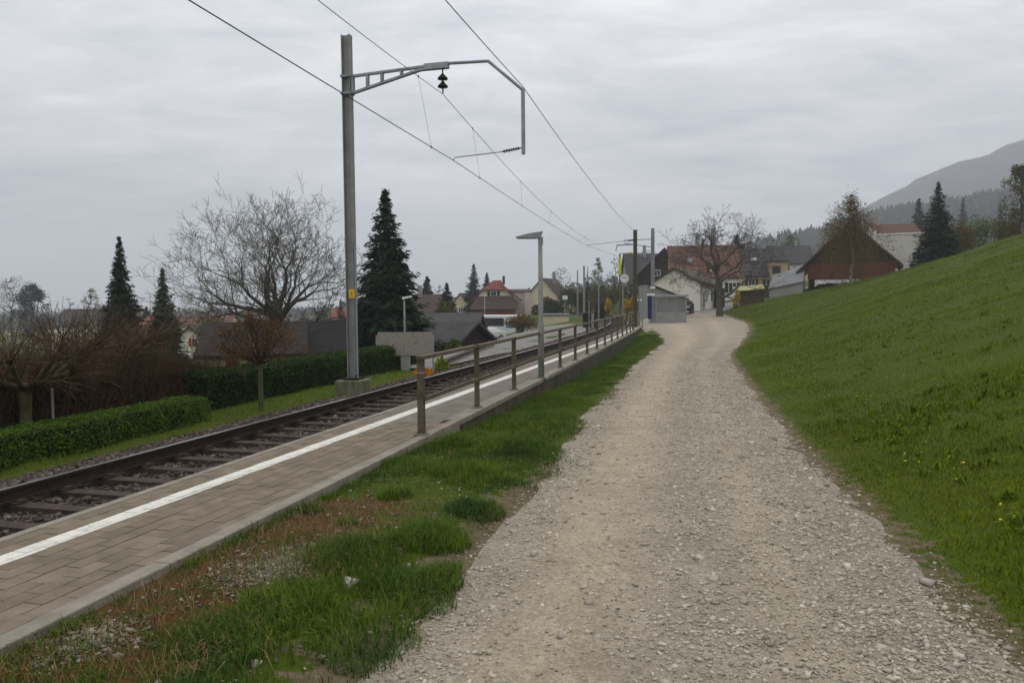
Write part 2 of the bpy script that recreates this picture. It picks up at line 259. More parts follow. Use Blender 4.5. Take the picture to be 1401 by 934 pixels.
gx = np.array([-x for x in geo(22, 5000, 34)][::-1]+list(np.arange(-21.5, -5, .5))+list(np.arange(-5, 9, .12))+list(np.arange(9, 24, .4))+list(np.arange(24.5, 60, 1.4))+geo(61, 4000, 26))
gy = np.array(list(np.arange(-14, 2, 1.0))+list(np.arange(2, 22, .14))+list(np.arange(22, 60, .4))+list(np.arange(60, 130, 1.3))+geo(132, 5000, 34))
XX, YY = np.meshgrid(gx, gy); ZZ = ground(XX, YY)
nx, ny = len(gx), len(gy); idx = np.arange(nx*ny).reshape(ny, nx)
F = np.stack([idx[:-1, :-1], idx[:-1, 1:], idx[1:, 1:], idx[1:, :-1]], -1).reshape(-1, 4)
me = mesh_np(np.stack([XX, YY, ZZ], -1).reshape(-1, 3), F, True)
def cover(x, y):
    pr = platR(np.clip(y, -10, 50)); pl = pathL(np.clip(y, -10, 76)); verge = ((x > pr-.2) & (x < pl+.3))
    w_ = np.clip((x-pr)/np.maximum(pl-pr, .3), 0, 1)
    moss = verge*(.66*sstep(8.2, 5.5, y)*sstep(.75, .2, w_)+.35*(fbm(x+9, y+4, 1.3)-.35)); grit = verge*(+.42*np.exp(-((x+1.5)**2+(y-4.9)**2)/.10)+.4*np.exp(-((x+2.05)**2+(y-3.7)**2)/.03)+.4*np.exp(-((x+.2)**2+(y-11.2)**2)/.3))
    eL = np.abs(x-pl+.04); eR = np.abs(x-pathR(np.clip(y, -10, 100))-.12); grit = grit+.50*np.exp(-(eL/.20)**2)+.50*np.exp(-((x-pathR(np.clip(y, -10, 100))-.10)/.20)**2); soil = .60*np.exp(-(eL/.38)**2)+.66*np.exp(-(eR/.42)**2)+verge*.36*sstep(9.5, 6.0, y)
    return np.clip(np.stack([moss, grit, soil], -1), 0, 1)
ca = me.color_attributes.new('cover', 'FLOAT_COLOR', 'POINT'); cv = cover(XX, YY).reshape(-1, 3)
ca.data.foreach_set('color', np.concatenate([cv, np.ones((len(cv), 1))], 1).astype(np.float32).ravel())
tag(link('ground', me, MAT['ground']), kind='structure')
def strip(name, ys_, xl, xr, zf, m, nc=9, kind='structure', smooth=True):
    ys_ = np.asarray(ys_, float); t = np.linspace(0, 1, nc); X = xl(ys_)[:, None]*(1-t)+xr(ys_)[:, None]*t; Y = np.repeat(ys_[:, None], nc, 1); Z = zf(X, Y, t[None, :]+0*X)
    id_ = np.arange(X.size).reshape(X.shape); F_ = np.stack([id_[:-1, :-1], id_[:-1, 1:], id_[1:, 1:], id_[1:, :-1]], -1).reshape(-1, 4)
    me_ = mesh_np(np.stack([X, Y, Z], -1).reshape(-1, 3), F_, smooth); T_ = t[None, :]+0*X; n1 = (fbm(X, Y*.25, .9)-.5)*.25        # compacted wheel tracks are finer and paler than the loose stone between
    la_ = np.clip(np.exp(-((T_+n1*.4-.33)/.11)**2)+.75*np.exp(-((T_+n1*.4-.68)/.07)**2)+n1, 0, 1); at2 = me_.attributes.new('lane', 'FLOAT', 'POINT'); at2.data.foreach_set('value', la_.astype(np.float32).ravel())
    return tag(link(name, me_, m), kind=kind)
def psheet(x, y, t): return zpath(y)+.01+.03*np.sin(np.pi*t)-.02*np.exp(-((t-.30)/.08)**2)-.02*np.exp(-((t-.72)/.08)**2)-.11*np.abs(2*t-1)**12+(fbm(x, y, 1.7)-.5)*.03
pxl, pxr = (lambda y: pathL(y)-.6), (lambda y: pathR(y)+.5)
strip('path', np.concatenate([np.arange(-10, 30, .2), np.arange(30, 78, .6)]), pxl, pxr, psheet, MAT['gravel'], 41)
def ribbon(name, pts, width, m, lift=.05):
    pts = [np.array(p, float) for p in pts]; d = np.concatenate([[0], np.cumsum([np.linalg.norm(b-a) for a, b in zip(pts, pts[1:])])]); tt = np.arange(0, d[-1], .7); P = np.stack([spline(d, [p[k] for p in pts])(tt) for k in (0, 1)], -1)
    T = np.gradient(P, axis=0); T /= np.linalg.norm(T, axis=1)[:, None]; Nn = np.stack([T[:, 1], -T[:, 0]], -1); o = np.linspace(-.5, .5, 11); wd = np.interp(tt, d, width) if not np.isscalar(width) else width+0*tt
    Q = P[:, None, :]+Nn[:, None, :]*(o[None, :, None]*wd[:, None, None]); Z = ground(Q[..., 0], Q[..., 1], False)+lift
    id_ = np.arange(Z.size).reshape(Z.shape); F_ = np.stack([id_[:-1, :-1], id_[1:, :-1], id_[1:, 1:], id_[:-1, 1:]], -1).reshape(-1, 4)
    return tag(link(name, mesh_np(np.concatenate([Q, Z[..., None]], -1).reshape(-1, 3), F_[:, ::-1], True), m), kind='structure')
ribbon('road', [(16.5, 74), (20, 80), (25.5, 88), (33, 96), (44, 103), (60, 108)], 5.2, MAT['road'], .10)
ribbon('side_road', [(-3.2, 24), (-1.5, 32), (.6, 42), (2.4, 52), (3.0, 62), (-1, 78), (-9, 92)], [1.2, 2.2, 4.4, 6.5, 7.5, 6, 6], MAT['road'], .07)
# ------------------------------------------------------------------ platform
s0, s1 = float(S_of_Y(-8)), float(S_of_Y(52))
def edgeR(s):                                 # offset of the platform's right edge from the track line
    s = np.atleast_1d(np.asarray(s, float)); o = np.full_like(s, 2.5)
    for _ in range(6):
        x, y, a = TF(s, o); o = o+(platR(np.clip(y, -10, 60))-x)*np.cos(a)
    return o
PL = 1.29
plat = tag(empty('station_platform', (0, 0, 0)), 'low paved station platform with white safety line beside the rails', 'platform')
def along(name, ss, oa, ob, z0, z1, m, parent, bevel=0):
    ss = np.asarray(ss, float); oa = oa(ss) if callable(oa) else oa+0*ss; ob = ob(ss) if callable(ob) else ob+0*ss; mb = MB(); n = len(ss)
    ax, ay, _ = TF(ss, oa); bx, by, _ = TF(ss, ob)
    for i in range(n): mb.v += [(ax[i], ay[i], z0), (bx[i], by[i], z0), (bx[i], by[i], z1), (ax[i], ay[i], z1)]
    for i in range(n-1):
        k = 4*i
        for a, b in ((0, 1), (1, 2), (2, 3), (3, 0)): mb.f.append((k+b, k+a, k+4+a, k+4+b))
    mb.f += [(0, 1, 2, 3), (4*n-1, 4*n-2, 4*n-3, 4*n-4)]
    return mb.build(name, m, parent, bevel=bevel)
sp0, sp1 = float(S_of_Y(2.6)), float(S_of_Y(10.9))   # the paved stretch that shows its pavers
ssA = np.arange(s0, s1+.1, .8)
along('bed', ssA, PL+.04, lambda s: edgeR(s)-.10, -1.2, -.016, MAT['joint'], plat)
for i in range(int((s1-s0)/2)):               # edge stones along the track and the kerb on the path side, one by one
    a, b = s0+2*i+.004, s0+2*i+1.996
    along('edge_stone', np.linspace(a, b, 4), PL, PL+.085, -.62, .004, MAT['kerb'], plat, .006)
    z1 = .002 if b > sp1 else .0
    along('kerb_stone', np.linspace(a, b, 4), (lambda s: edgeR(s)-.13) if b < sp1+1.5 else (lambda s: edgeR(s)-.24), lambda s: edgeR(s), -1.3 if b < sp1+1.5 else -.07, z1+.006, MAT['kerb'], plat, .008)
    if b >= sp1+1.5: along('retaining_wall', np.linspace(a-.004, b+.004, 4), lambda s: edgeR(s)-.22, lambda s: edgeR(s)-.012, -1.3, -.071, MAT['wall'], plat)
rows = []; o = PL+.09
for wd, mt in ((.125, 'paver'), (.125, 'paver'), (.13, 'paint'), (.048, 'paint')): rows.append((o, o+wd, mt)); o += wd
np_p = 0
def prow(oa, ob, mt, shift, step, ob_fn=None):
    global np_p
    s = sp0-shift
    while s < sp1:
        g = .0035; mb_ss = np.array([s+g, s+step-g]); hz = rng.normal(0, .0012)-.001
        along('paver', mb_ss, oa+g, (ob-g) if ob_fn is None else (lambda q: np.maximum(ob_fn(q)-g, oa+.03)), -.05, hz, MAT[mt], plat, 0); np_p += 1; s += step
for k, (a, b, mt) in enumerate(rows): prow(a, b, mt, .125*(k % 2), .25)
for k in range(7):
    a = o+.135*k; 
    if k < 6: prow(a, a+.135, 'paver', .125*(k % 2), .27)
    else: prow(a, None, 'paver', .0, .27, lambda q: edgeR(q)-.134)
along('asphalt_surface', np.arange(sp1, s1, .8), PL+.09, lambda s: edgeR(s)-.23, -.06, -.004, MAT['asphalt'], plat)
along('white_line', np.arange(sp1, s1-4, .8), PL+.34, PL+.52, -.006, .0, MAT['paint'], plat)
along('rear_paving', np.arange(s0, sp0-.13, .4), PL+.09, lambda s: edgeR(s)-.134, -.06, -.004, MAT['paver'], plat)
# ------------------------------------------------------------------ track
track = tag(empty('railway_track', (0, 0, 0)), 'single railway track with rusty steel sleepers in dark ballast', 'railway track')
ssT = np.arange(float(S_of_Y(-10)), arc[-1]-3, 1.0); RT = -.20
for sgn in (-1, 1):
    along('rail', ssT, sgn*.75-.014, sgn*.75+.014, RT-.12, RT-.028, MAT['rust'], track)
    r = track.children[-1]
    along('rail_foot', ssT, sgn*.75-.065, sgn*.75+.065, RT-.145, RT-.122, MAT['rust'], r); along('rail_head', ssT, sgn*.75-.035, sgn*.75+.035, RT-.03, RT, MAT['rust'], r); along('running_surface', ssT, sgn*.75-.031, sgn*.75+.031, RT-.002, RT+.0025, MAT['shine'], r)
slm = MB(); slm.prism([(-1.2, 0), (1.2, 0), (1.2, .05), (1.14, .075), (-1.14, .075), (-1.2, .05)], -.085, .085); slm.box((-.75, 0, .088), (.26, .15, .022)); slm.box((.75, 0, .088), (.26, .15, .022))
for sx in (-.86, -.64, .64, .86): slm.box((sx, 0, .105), (.05, .09, .03))
first = None; s = float(S_of_Y(3.5))
while s < arc[-1]-4:
    x, y, a = TF(s); 
    if first is None: first = slm.build('sleeper', MAT['sleeper'], track); q = first
    else: q = first.copy(); C.objects.link(q)
    q.location = (x, y, RT-.244); q.rotation_euler = (0, 0, float(a)+rng.normal(0, .006)); s += .6
def bed_z(o): return np.where(np.abs(o) < 1.45, -.43+.02*np.cos(o*4), np.interp(np.abs(o), [1.45, 2.45], [-.40, -.56]))
og = np.linspace(-2.6, 1.36, 40); X_, Y_, _ = TF(np.repeat(ssT[:, None], 40, 1).ravel(), np.tile(og, len(ssT))); Zb = bed_z(np.tile(og, len(ssT)))
id_ = np.arange(len(X_)).reshape(len(ssT), 40); tag(link('track_bed', mesh_np(np.stack([X_, Y_, Zb], -1), np.stack([id_[:-1, :-1], id_[:-1, 1:], id_[1:, 1:], id_[1:, :-1]], -1).reshape(-1, 4)), MAT['ballastbed']), kind='structure')
# ---- stones
ICO_V = []; ph = (1+5**.5)/2
for a in (-1, 1):
    for b in (-ph, ph): ICO_V += [(a, b, 0), (0, a, b), (b, 0, a)]
ICO_V = np.array(ICO_V)/1.9
def hull_faces(V):
    n = len(V); fs = []
    for i in range(n):
        for j in range(i+1, n):
            for k in range(j+1, n):
                nn = np.cross(V[j]-V[i], V[k]-V[i]); d = (V-V[i])@nn
                if np.all(d < 1e-6): fs.append((i, j, k))
                elif np.all(d > -1e-6): fs.append((i, k, j))
    return np.array(fs)
ICO_F = hull_faces(ICO_V); CUB_V = np.array([(x, y, z) for x in (-.5, .5) for y in (-.5, .5) for z in (-.5, .5)], float)
CUB_F = np.array([(0, 1, 3), (0, 3, 2), (4, 6, 7), (4, 7, 5), (0, 4, 5), (0, 5, 1), (2, 3, 7), (2, 7, 6), (0, 2, 6), (0, 6, 4), (1, 5, 7), (1, 7, 3)])
def stones(P, size, flat, base=0, jit=.22, tilt=.5):
    V0, F0 = (CUB_V, CUB_F) if base == 0 else (ICO_V*.55, ICO_F); n = len(P); m = len(V0)
    V = V0[None]+rng.normal(0, jit, (n, m, 3))*(.7 if base else 1); sc_ = size[:, None]*np.stack([rng.uniform(.7, 1.3, n), rng.uniform(.7, 1.3, n), rng.uniform(.6, 1.0, n)*flat], -1); V = V*sc_[:, None, :]
    a = rng.uniform(0, 6.283, n); t = rng.normal(0, tilt if base == 0 else .15, n); y_, z_ = V[..., 1].copy(), V[..., 2].copy(); V[..., 1] = y_*np.cos(t)[:, None]-z_*np.sin(t)[:, None]; V[..., 2] = y_*np.sin(t)[:, None]+z_*np.cos(t)[:, None]
    x_, y_ = V[..., 0].copy(), V[..., 1].copy(); V[..., 0] = x_*np.cos(a)[:, None]-y_*np.sin(a)[:, None]; V[..., 1] = x_*np.sin(a)[:, None]+y_*np.cos(a)[:, None]
    V = V+P[:, None, :]; Fq = F0[None]+(np.arange(n)*m)[:, None, None]; return mesh_np(V.reshape(-1, 3), Fq.reshape(-1, 3))
n = 38000; sa, sb = float(S_of_Y(4)), float(S_of_Y(46)); t = rng.random(n)**1.7; s = sa+t*(sb-sa); o = np.where(rng.random(n) < .5, rng.uniform(-.72, 1.3, n), rng.uniform(-2.5, -.78, n))
x, y, _ = TF(s, o); sl_ = np.abs(((s-float(S_of_Y(3.5)))/.6+.5) % 1-.5)*.6; z = bed_z(o)+np.where((sl_ < .15) & (np.abs(o) < 1.3), -.05, rng.uniform(-.012, .03, n))
tag(link('ballast_stones', stones(np.stack([x, y, z], -1), rng.uniform(.022, .046, n)*(1+.6*t), .85), MAT['ballast']), 'dark crushed stone ballast between and beside the rails', 'ballast', kind='stuff')
n = 42000; y = 2.6+(rng.random(n)**2.4)*46; xl = pathL(y); xr = pathR(y); pk = rng.random(n); t = np.where(pk < .38, rng.normal(.86, .09, n), np.where(pk < .62, rng.normal(.54, .10, n), np.where(pk < .74, rng.normal(.0, .06, n), np.where(pk < .87, rng.normal(1.02, .05, n), rng.random(n))))); t = np.where((t > 1.16) | (t < -.16), rng.random(n), t); x = xl+(xr-xl)*t; t = np.clip((x-xl)/(xr-xl), -.1, 1.1)
tt = np.clip((x-pxl(y))/(pxr(y)-pxl(y)), 0, 1); z = np.maximum(psheet(x, y, tt), ground(x, y))+.002; sz = rng.lognormal(math.log(.0108), .42, n)*(1+.04*np.minimum(y-3, 14))*(.15+.85*sstep(44, 16, y))
tag(link('path_gravel', stones(np.stack([x, y, z], -1), np.clip(sz, .002, .05)*1.05, .55, 0, .2, .25), MAT['pebble']), 'loose pale gravel scattered over the path', 'gravel', kind='stuff')
n = 5600; pk = rng.random(n); y = np.where(pk < .42, rng.normal(4.9, .24, n), np.where(pk < .55, rng.normal(3.75, .14, n), rng.uniform(3.2, 12, n))); x = np.where(pk < .42, rng.normal(-1.5, .16, n)+.25*(y-4.9), np.where(pk < .55, rng.normal(-2.12, .13, n), platR(y)+.1+rng.random(n)*(pathL(y)-platR(y)))); ok = x > platR(y)+.03; x, y = x[ok], y[ok]; n = len(x)
tag(link('verge_grit', stones(np.stack([x, y, ground(x, y)+.006], -1), np.clip(rng.lognormal(math.log(.0095), .38, n), .004, .03), .6, 0, .2, .3), mat('dull_grit', (.30, .26, .2), (.17, .145, .11), 9, .95, island=.5)), 'pale grit lying on the mossy verge', 'grit', kind='stuff')
def stone(px, py, Y, size, label, seed):
    global rng
    x, y = at(px, py, Y).x, Y; me_ = stones(np.zeros((1, 3)), np.array([size]), .6, 1, .16); o_ = link('stone', me_, MAT['pale']); o_.location = (x, y, max(gz(x, y), float(zpath(y))-.0)+size*.14); tag(o_, label, 'stone')
stone(475, 820, 4.42, .10, 'rounded pale stone half hidden in the grass tuft of the verge', 1); stone(1268, 806, 4.55, .10, 'pale stone on the right edge of the path by the meadow', 2)
stone(815, 885, 3.86, .075, 'flat pale stone lying loose in the middle of the gravel path', 3); stone(545, 735, 5.6, .06, 'small white stone beside the moss near the long grass', 4)
# ---- grass
def blades(x, y, z, h, wd, lean, m, name, label, parent=None, cat='grass'):
    n = len(x); a = rng.uniform(0, 6.283, n); dx, dy = np.cos(a), np.sin(a); b = a+rng.uniform(-.6, .6, n)+1.57; lx, ly = np.cos(b)*lean*h, np.sin(b)*lean*h
    P = np.stack([x, y, z], -1); W = np.stack([dx, dy, 0*dx], -1)*wd[:, None]/2; mid = P+np.stack([lx*.35, ly*.35, h*.6], -1); tip = P+np.stack([lx, ly, h*np.sqrt(np.maximum(.1, 1-(lean*.75)**2))], -1)
    V = np.stack([P-W, P+W, mid-W*.8, mid+W*.8, tip], 1); F0 = np.array([(0, 1, 3), (0, 3, 2), (2, 3, 4)]); base = (np.arange(n)*5)[:, None, None]; far = y > 11
    Fq = np.concatenate([(F0[None]+base[~far]).reshape(-1, 3), (np.array([[0, 1, 4]])[None]+base[far]).reshape(-1, 3)])      # blades too far off to show their bend are one face
    o_ = link(name, mesh_np(V.reshape(-1, 3), Fq), m, parent); return tag(o_, label, cat, kind='stuff') if parent is None else o_
def verge_density(x, y):
    c = cover(x, y); d = fbm(x+5, y+2, 1.1); w_ = (x-platR(y))/np.maximum(pathL(y)-platR(y), .2)
    near = np.clip((d-.50)*7+sstep(.15, .55, w_)*.55-.6*sstep(6.2, 4.8, y)*sstep(.55, .2, w_)-.9*c[..., 0]*.8-c[..., 1]*3, .17, 1); edge = .04+.96*sstep(1.10, .62, w_+(fbm(x, y+7, 1.8)-.5)*.75+(vnoise(x, y, 7)-.5)*.2)
    return np.clip(near*(1-sstep(6.0, 8.0, y))+sstep(6.0, 8.0, y)*(.7+.9*(d-.3)), 0, 1)*edge
n = 250000; y = 2.9+(rng.random(n)**1.9)*40; x = platR(y)+.01+rng.random(n)*(pathL(y)+.12-platR(y)); k = rng.random(n) < verge_density(x, y); x, y = x[k], y[k]; n = len(x); clump = fbm(x+2, y+8, 1.6)
wv = (x-platR(y))/np.maximum(pathL(y)-platR(y), .2); h = (.014+.008*sstep(4, 8, y)+.14*np.clip(clump-.38, 0, 1)**1.1*1.6)*rng.uniform(.5, 1.4, n)*(1-.6*sstep(.6, 1, wv))
blades(x, y, ground(x, y)-.005, h, rng.uniform(.003, .006, n)*(1+.06*(y-3)), rng.uniform(.2, 1.0, n), MAT['blade'], 'verge_grass', 'tufted green grass between the platform and the gravel path')
k = rng.random(n) < .05; blades(x[k], y[k], ground(x[k], y[k])-.004, h[k]*1.25, rng.uniform(.003, .005, k.sum())*(1+.06*(y[k]-3)), rng.uniform(.3, 1.15, k.sum()), MAT['straw'], 'verge_straw', 'dead straw blades mixed into the verge grass')
tx = []; ty = []; th = []
for px, py, Y, r, hh, cnt in ((480, 775, 5.0, .30, .17, 1500), (590, 740, 5.35, .28, .18, 1500), (400, 850, 4.15, .34, .15, 1700), (650, 690, 6.2, .25, .15, 1100), (540, 670, 6.7, .16, .15, 500), (475, 715, 5.8, .10, .10, 260), (640, 640, 7.6, .35, .20, 1500), (700, 610, 9.0, .4, .24, 1500), (620, 600, 9.3, .25, .24, 900), (570, 830, 4.4, .3, .15, 1300), (425, 690, 6.2, .10, .12, 260), (545, 612, 8.6, .10, .22, 250), (505, 640, 7.9, .07, .2, 160), (750, 560, 12, .45, .26, 1200), (320, 905, 3.75, .25, .12, 900), (500, 900, 3.8, .3, .13, 1200), (620, 800, 4.7, .2, .12, 700), (235, 760, 5.15, .12, .07, 250), (170, 800, 4.6, .12, .07, 250), (110, 850, 4.0, .1, .06, 200)):
    c_ = at(px, py, Y); a = rng.uniform(0, 6.283, cnt); rr = r*np.sqrt(rng.random(cnt)); tx.append(c_.x+rr*np.cos(a)); ty.append(Y+rr*np.sin(a)*1.1); th.append(hh*rng.uniform(.5, 1.25, cnt)*(1-.5*rr/r))
for k_ in range(60):
    Y = 3.4+rng.random()**1.3*12; cnt = int(rng.integers(15, 70)); r = rng.uniform(.03, .09); tx.append(float(platR(Y))+.03+np.abs(rng.normal(0, r, cnt))); ty.append(Y+rng.normal(0, r*1.6, cnt)); th.append(rng.uniform(.03, .10, cnt))
tx, ty, th = map(np.concatenate, (tx, ty, th)); k = (tx > platR(ty)+.01) & (tx < pathL(ty)-.10+(fbm(tx, ty, 2.0)-.5)*.5); tx, ty, th = tx[k], ty[k], th[k]
blades(tx, ty, ground(tx, ty)-.005, th, rng.uniform(.004, .0065, len(tx)), rng.uniform(.35, 1.15, len(tx)), MAT['blade'], 'long_grass_tufts', 'long drooping grass tufts on the verge near the kerb')
n = 2600; y = rng.uniform(3.2, 6.4, n); x = platR(y)+.05+rng.random(n)*1.1; blades(x, y, ground(x, y)+.004, rng.uniform(.04, .13, n), rng.uniform(.002, .004, n), rng.uniform(1.2, 1.32, n), MAT['straw'], 'dry_stalks', 'dry brown stalks lying on the rusty moss', cat='dry stalks')
n = 480000; y = 1.6+(rng.random(n)**1.75)*80; u = (rng.random(n)**1.25)*(5+y*.66); x = pathR(y)+.05+u; e_ = sstep(.0, .55, u+(fbm(x, y, 1.4)-.5)*.6); k = (rng.random(n) < (.12+.88*e_)) & (x < .84*y+2.2); x, y, u = x[k], y[k], u[k]; n = len(x)
h = (.022+.085*np.clip(fbm(x+3, y, 1.1)-.3, 0, 1)+.02*sstep(.5, .62, fbm(x+60, y, .28)))*rng.uniform(.5, 1.4, n)*sstep(-.3, 1.1, u)*(1+.012*y)
blades(x, y, ground(x, y)-.006, h, rng.uniform(.0045, .008, n)*(1+.075*(y-3)), rng.uniform(.3, 1.0, n), MAT['bladem'], 'meadow_grass', 'short green meadow grass on the slope right of the path')
k = rng.random(n) < .018; blades(x[k], y[k], ground(x[k], y[k])-.004, h[k]*1.35, rng.uniform(.004, .006, k.sum())*(1+.07*(y[k]-3)), rng.uniform(.3, 1.1, k.sum()), MAT['straw'], 'meadow_straw', 'dead straw blades mixed through the meadow grass')
nw = 1500; yw = 3.4+(rng.random(nw)**1.6)*30; xw = pathR(yw)+.9+rng.random(nw)*(3+yw*.5); kk = fbm(xw+21, yw, .45) > .47; xw, yw = xw[kk], yw[kk]; rep_ = 9; xw = np.repeat(xw, rep_)+rng.normal(0, .035, len(xw)*rep_); yw = np.repeat(yw, rep_)+rng.normal(0, .035, len(yw)*rep_); nw = len(xw)
blades(xw, yw, ground(xw, yw)+.004, rng.uniform(.05, .12, nw), rng.uniform(.018, .034, nw), rng.uniform(.7, 1.25, nw), mat('broad_weed', (.10, .15, .005), (.065, .105, .004), 2, .95, island=.35, transl=.2), 'meadow_weeds', 'broad-leaved dock and dandelion rosettes in the meadow', cat='weeds')
n = 650; y = 4+(rng.random(n)**1.2)*26; x = pathR(y)+.8+rng.random(n)*(3+y*.5); k = fbm(x, y, .5) > .5; x, y = x[k], y[k]; n = len(x)
tag(link('meadow_flowers', stones(np.stack([x, y, ground(x, y)+rng.uniform(.05, .10, n)], -1), rng.uniform(.010, .02, n), .5, 0), mat('dandelion', (.55, .42, .02), (.4, .42, .06), 3, .8, island=.3)), 'tiny yellow flowers dotted through the meadow', 'flowers', kind='stuff')
n = 60000; s = float(S_of_Y(6))+(rng.random(n)**1.4)*44; o = -2.42-rng.random(n)*np.where(s < float(S_of_Y(24)), 1.9+.05*s, .75); x, y, _ = TF(s, o); h = rng.uniform(.03, .075, n)*sstep(-2.3, -2.7, o)*(1+.01*y)
blades(x, y, ground(x, y)-.005, h, rng.uniform(.005, .009, n)*(1+.05*(y-4)), rng.uniform(.3, 1, n), MAT['blady'], 'trackside_grass', 'bright green grass strip between the ballast and the hedges')
# ------------------------------------------------------------------ railing along the platform
fence = tag(empty('platform_railing', (float(platR(9.45)), 9.45, 0)), 'brown weathered steel railing along the platform edge', 'railing'); fl = fence.location.copy()
py_ = [9.45]
while len(py_) < 15: py_.append(py_[-1]+2.36)
fp = []
for i, y in enumerate(py_):
    x = float(platR(y))-.11; fp.append((x, y)); a = math.atan2(-.24, 1); wd = .072 if i else .085
    mb = MB().box((x-fl.x, y-fl.y, .475), (wd, wd*.8, .95), a); p = mb.build('post', MAT['rail'], fence, bevel=.006)
    b = MB().box((x-fl.x, y-fl.y, .014), (.17, .14, .02), a)
    for sx, sy in ((-.06, -.045), (.06, -.045), (.06, .045), (-.06, .045)): b.box((x-fl.x+sx, y-fl.y+sy, .03), (.02, .02, .02), a)
    b.build('base_plate', MAT['kerb'], p)
def fr(z, w_, h_, name, off=0):
    mb = MB(); 
    for (xa, ya), (xb, yb) in zip(fp, fp[1:]): mb.bar((xa-fl.x+off, ya-fl.y-.06, z), (xb-fl.x+off, yb-fl.y+.06, z), w_, h_)
    return mb.build(name, MAT['rail'], fence)
fr(.965, .10, .045, 'handrail'); fr(.46, .035, .05, 'middle_rail', .055)
x, y = fp[-1]; MB().box((x-fl.x+.02, y-fl.y+.30, .5), (.10, .10, 1.0), -.24).build('end_post', MAT['rail'], fence, bevel=.006)
# small orange direction plate strapped to the first post
x, y = fp[0]; sg = tag(empty('marker_plate', (x, y, .78)), 'small orange arrow-ended plate strapped behind the first railing post', 'sign')
MB().add([(-.11, .055, 0), (-.055, .055, -.05), (.09, .055, -.05), (.15, .055, 0), (.09, .055, .05), (-.055, .055, .05)]+[(-.11, .060, 0), (-.055, .060, -.05), (.09, .060, -.05), (.15, .060, 0), (.09, .060, .05), (-.055, .060, .05)], [(0, 1, 2, 3, 4, 5), (11, 10, 9, 8, 7, 6)]+[(i, i+6, (i+1) % 6+6, (i+1) % 6) for i in range(6)]).build('plate', MAT['orange'], sg)
b = MB(); b.bar((-.05, -.04, 0), (.05, -.04, 0), .004, .012); b.bar((-.05, -.04, 0), (-.05, .057, 0), .004, .012); b.bar((.05, -.04, 0), (.05, .057, 0), .004, .012); b.build('strap', MAT['grey'], sg)
# ------------------------------------------------------------------ overhead line
def mast_i(mb, x, y, z0, z1, w_=.20, d_=.17, a=0.0, t=.018):       # rolled steel H section
    ca, sa = math.cos(a), math.sin(a); h = z1-z0; zc_ = (z0+z1)/2
    for sx in (-1, 1): mb.box((x+sx*(w_/2-t/2)*ca, y+sx*(w_/2-t/2)*sa, zc_), (t, d_, h), a)
    mb.box((x, y, zc_), (w_-2*t-.002, t*.7, h), a); return mb
MX = at(483, 513, 17.6); mx_, my_ = MX.x, 17.6; gzm = gz(mx_, my_)
mast = tag(empty('catenary_mast', (mx_, my_, gzm)), 'tall grey steel line mast on a mossy concrete block beside the hedge', 'mast')
TA = math.atan2(-.265, 1)                      # across the track
ax = Vector((math.cos(TA), math.sin(TA), 0)); tx_ = Vector((-ax.y, ax.x, 0)); z_ = lambda h: Vector((0, 0, h-gzm))
MB().box((0, 0, .17), (.64, .64, .62), TA, .97).build('foundation', mat('mossy_concrete', (.22, .21, .16), (.09, .10, .035), 3, .95, .4, 30, streak=(2, 2, .5)), mast, bevel=.02)
b = MB(); b.box((0, 0, .51), (.40, .40, .03), TA); 
for sx, sy in ((-.15, -.15), (.15, -.15), (.15, .15), (-.15, .15)): b.tube([Vector((0, 0, .49))+ax*sx+tx_*sy, Vector((0, 0, .62))+ax*sx+tx_*sy], .018, 6)
b.build('base_plate', MAT['rust'], mast)
col = mast_i(MB(), 0, 0, .52, 7.66-gzm, .20, .17, TA).build('column', MAT['galvd'], mast)
arm = MB(); zt, zb = 6.74, 6.36
A0, A1 = ax*.11+z_(zt), ax*2.42+z_(6.83); B0 = ax*.11+z_(zb)
for sd in (-.035, .035):
    arm.bar(A0+tx_*sd, A1+tx_*sd, .03, .045); arm.bar(B0+tx_*sd, ax*1.75+z_(6.74)+tx_*sd, .03, .045); arm.bar(ax*1.75+z_(6.74)+tx_*sd, ax*2.35+z_(6.75)+tx_*sd, .03, .04)
    for q in (.14, .50, .85, 1.32):
        zl_ = zb+(6.74-zb)*(q-.11)/1.64; arm.bar(ax*q+z_(zl_)+tx_*sd, ax*q+z_(zt+.09*q/2.4)+tx_*sd, .05, .03, up=tx_)
arm.box(Vector(ax*2.14+z_(6.79)), (.56, .12, .13), TA)
am = arm.build('cantilever_arm', MAT['galv'], mast)
for h in (zt, zb): MB().box(Vector(z_(h)), (.25, .22, .05), TA).build('clamp', MAT['grey'], am)
MB().tube([ax*2.40+z_(6.83), ax*3.32+z_(6.80), ax*4.08+z_(6.13), ax*4.08+z_(6.10)], .036, 8).build('boom_tube', MAT['galv'], mast)
MB().tube([ax*4.08+z_(6.16), ax*4.08+z_(4.78)], .042, 8).build('drop_tube', MAT['galv'], mast)
ins = MB(); pI = ax*2.28
ins.tube([pI+z_(6.72), pI+z_(6.20)], .016, 6)
for h in (6.55, 6.38): ins.tube([pI+z_(h+.07), pI+z_(h+.03), pI+z_(h-.03), pI+z_(h-.055), pI+z_(h-.06)], [.03, .06, .115, .11, .03], 14)
ins.build('insulator', MAT['insul'], mast, True)
TIPc = ax*2.50+z_(4.74); E0 = ax*4.04+z_(4.92)
b = MB(); b.tube([E0, ax*3.60+z_(4.86)], .014, 6)
for k in range(7):
    c_ = E0.lerp(ax*3.60+z_(4.86), .15+.12*k); d_ = (E0-(ax*3.60+z_(4.86))).normalized(); b.tube([c_-d_*.016, c_, c_+d_*.016], [.02, .045, .02], 10)
b.build('rod_insulator', MAT['insul'], mast, True)
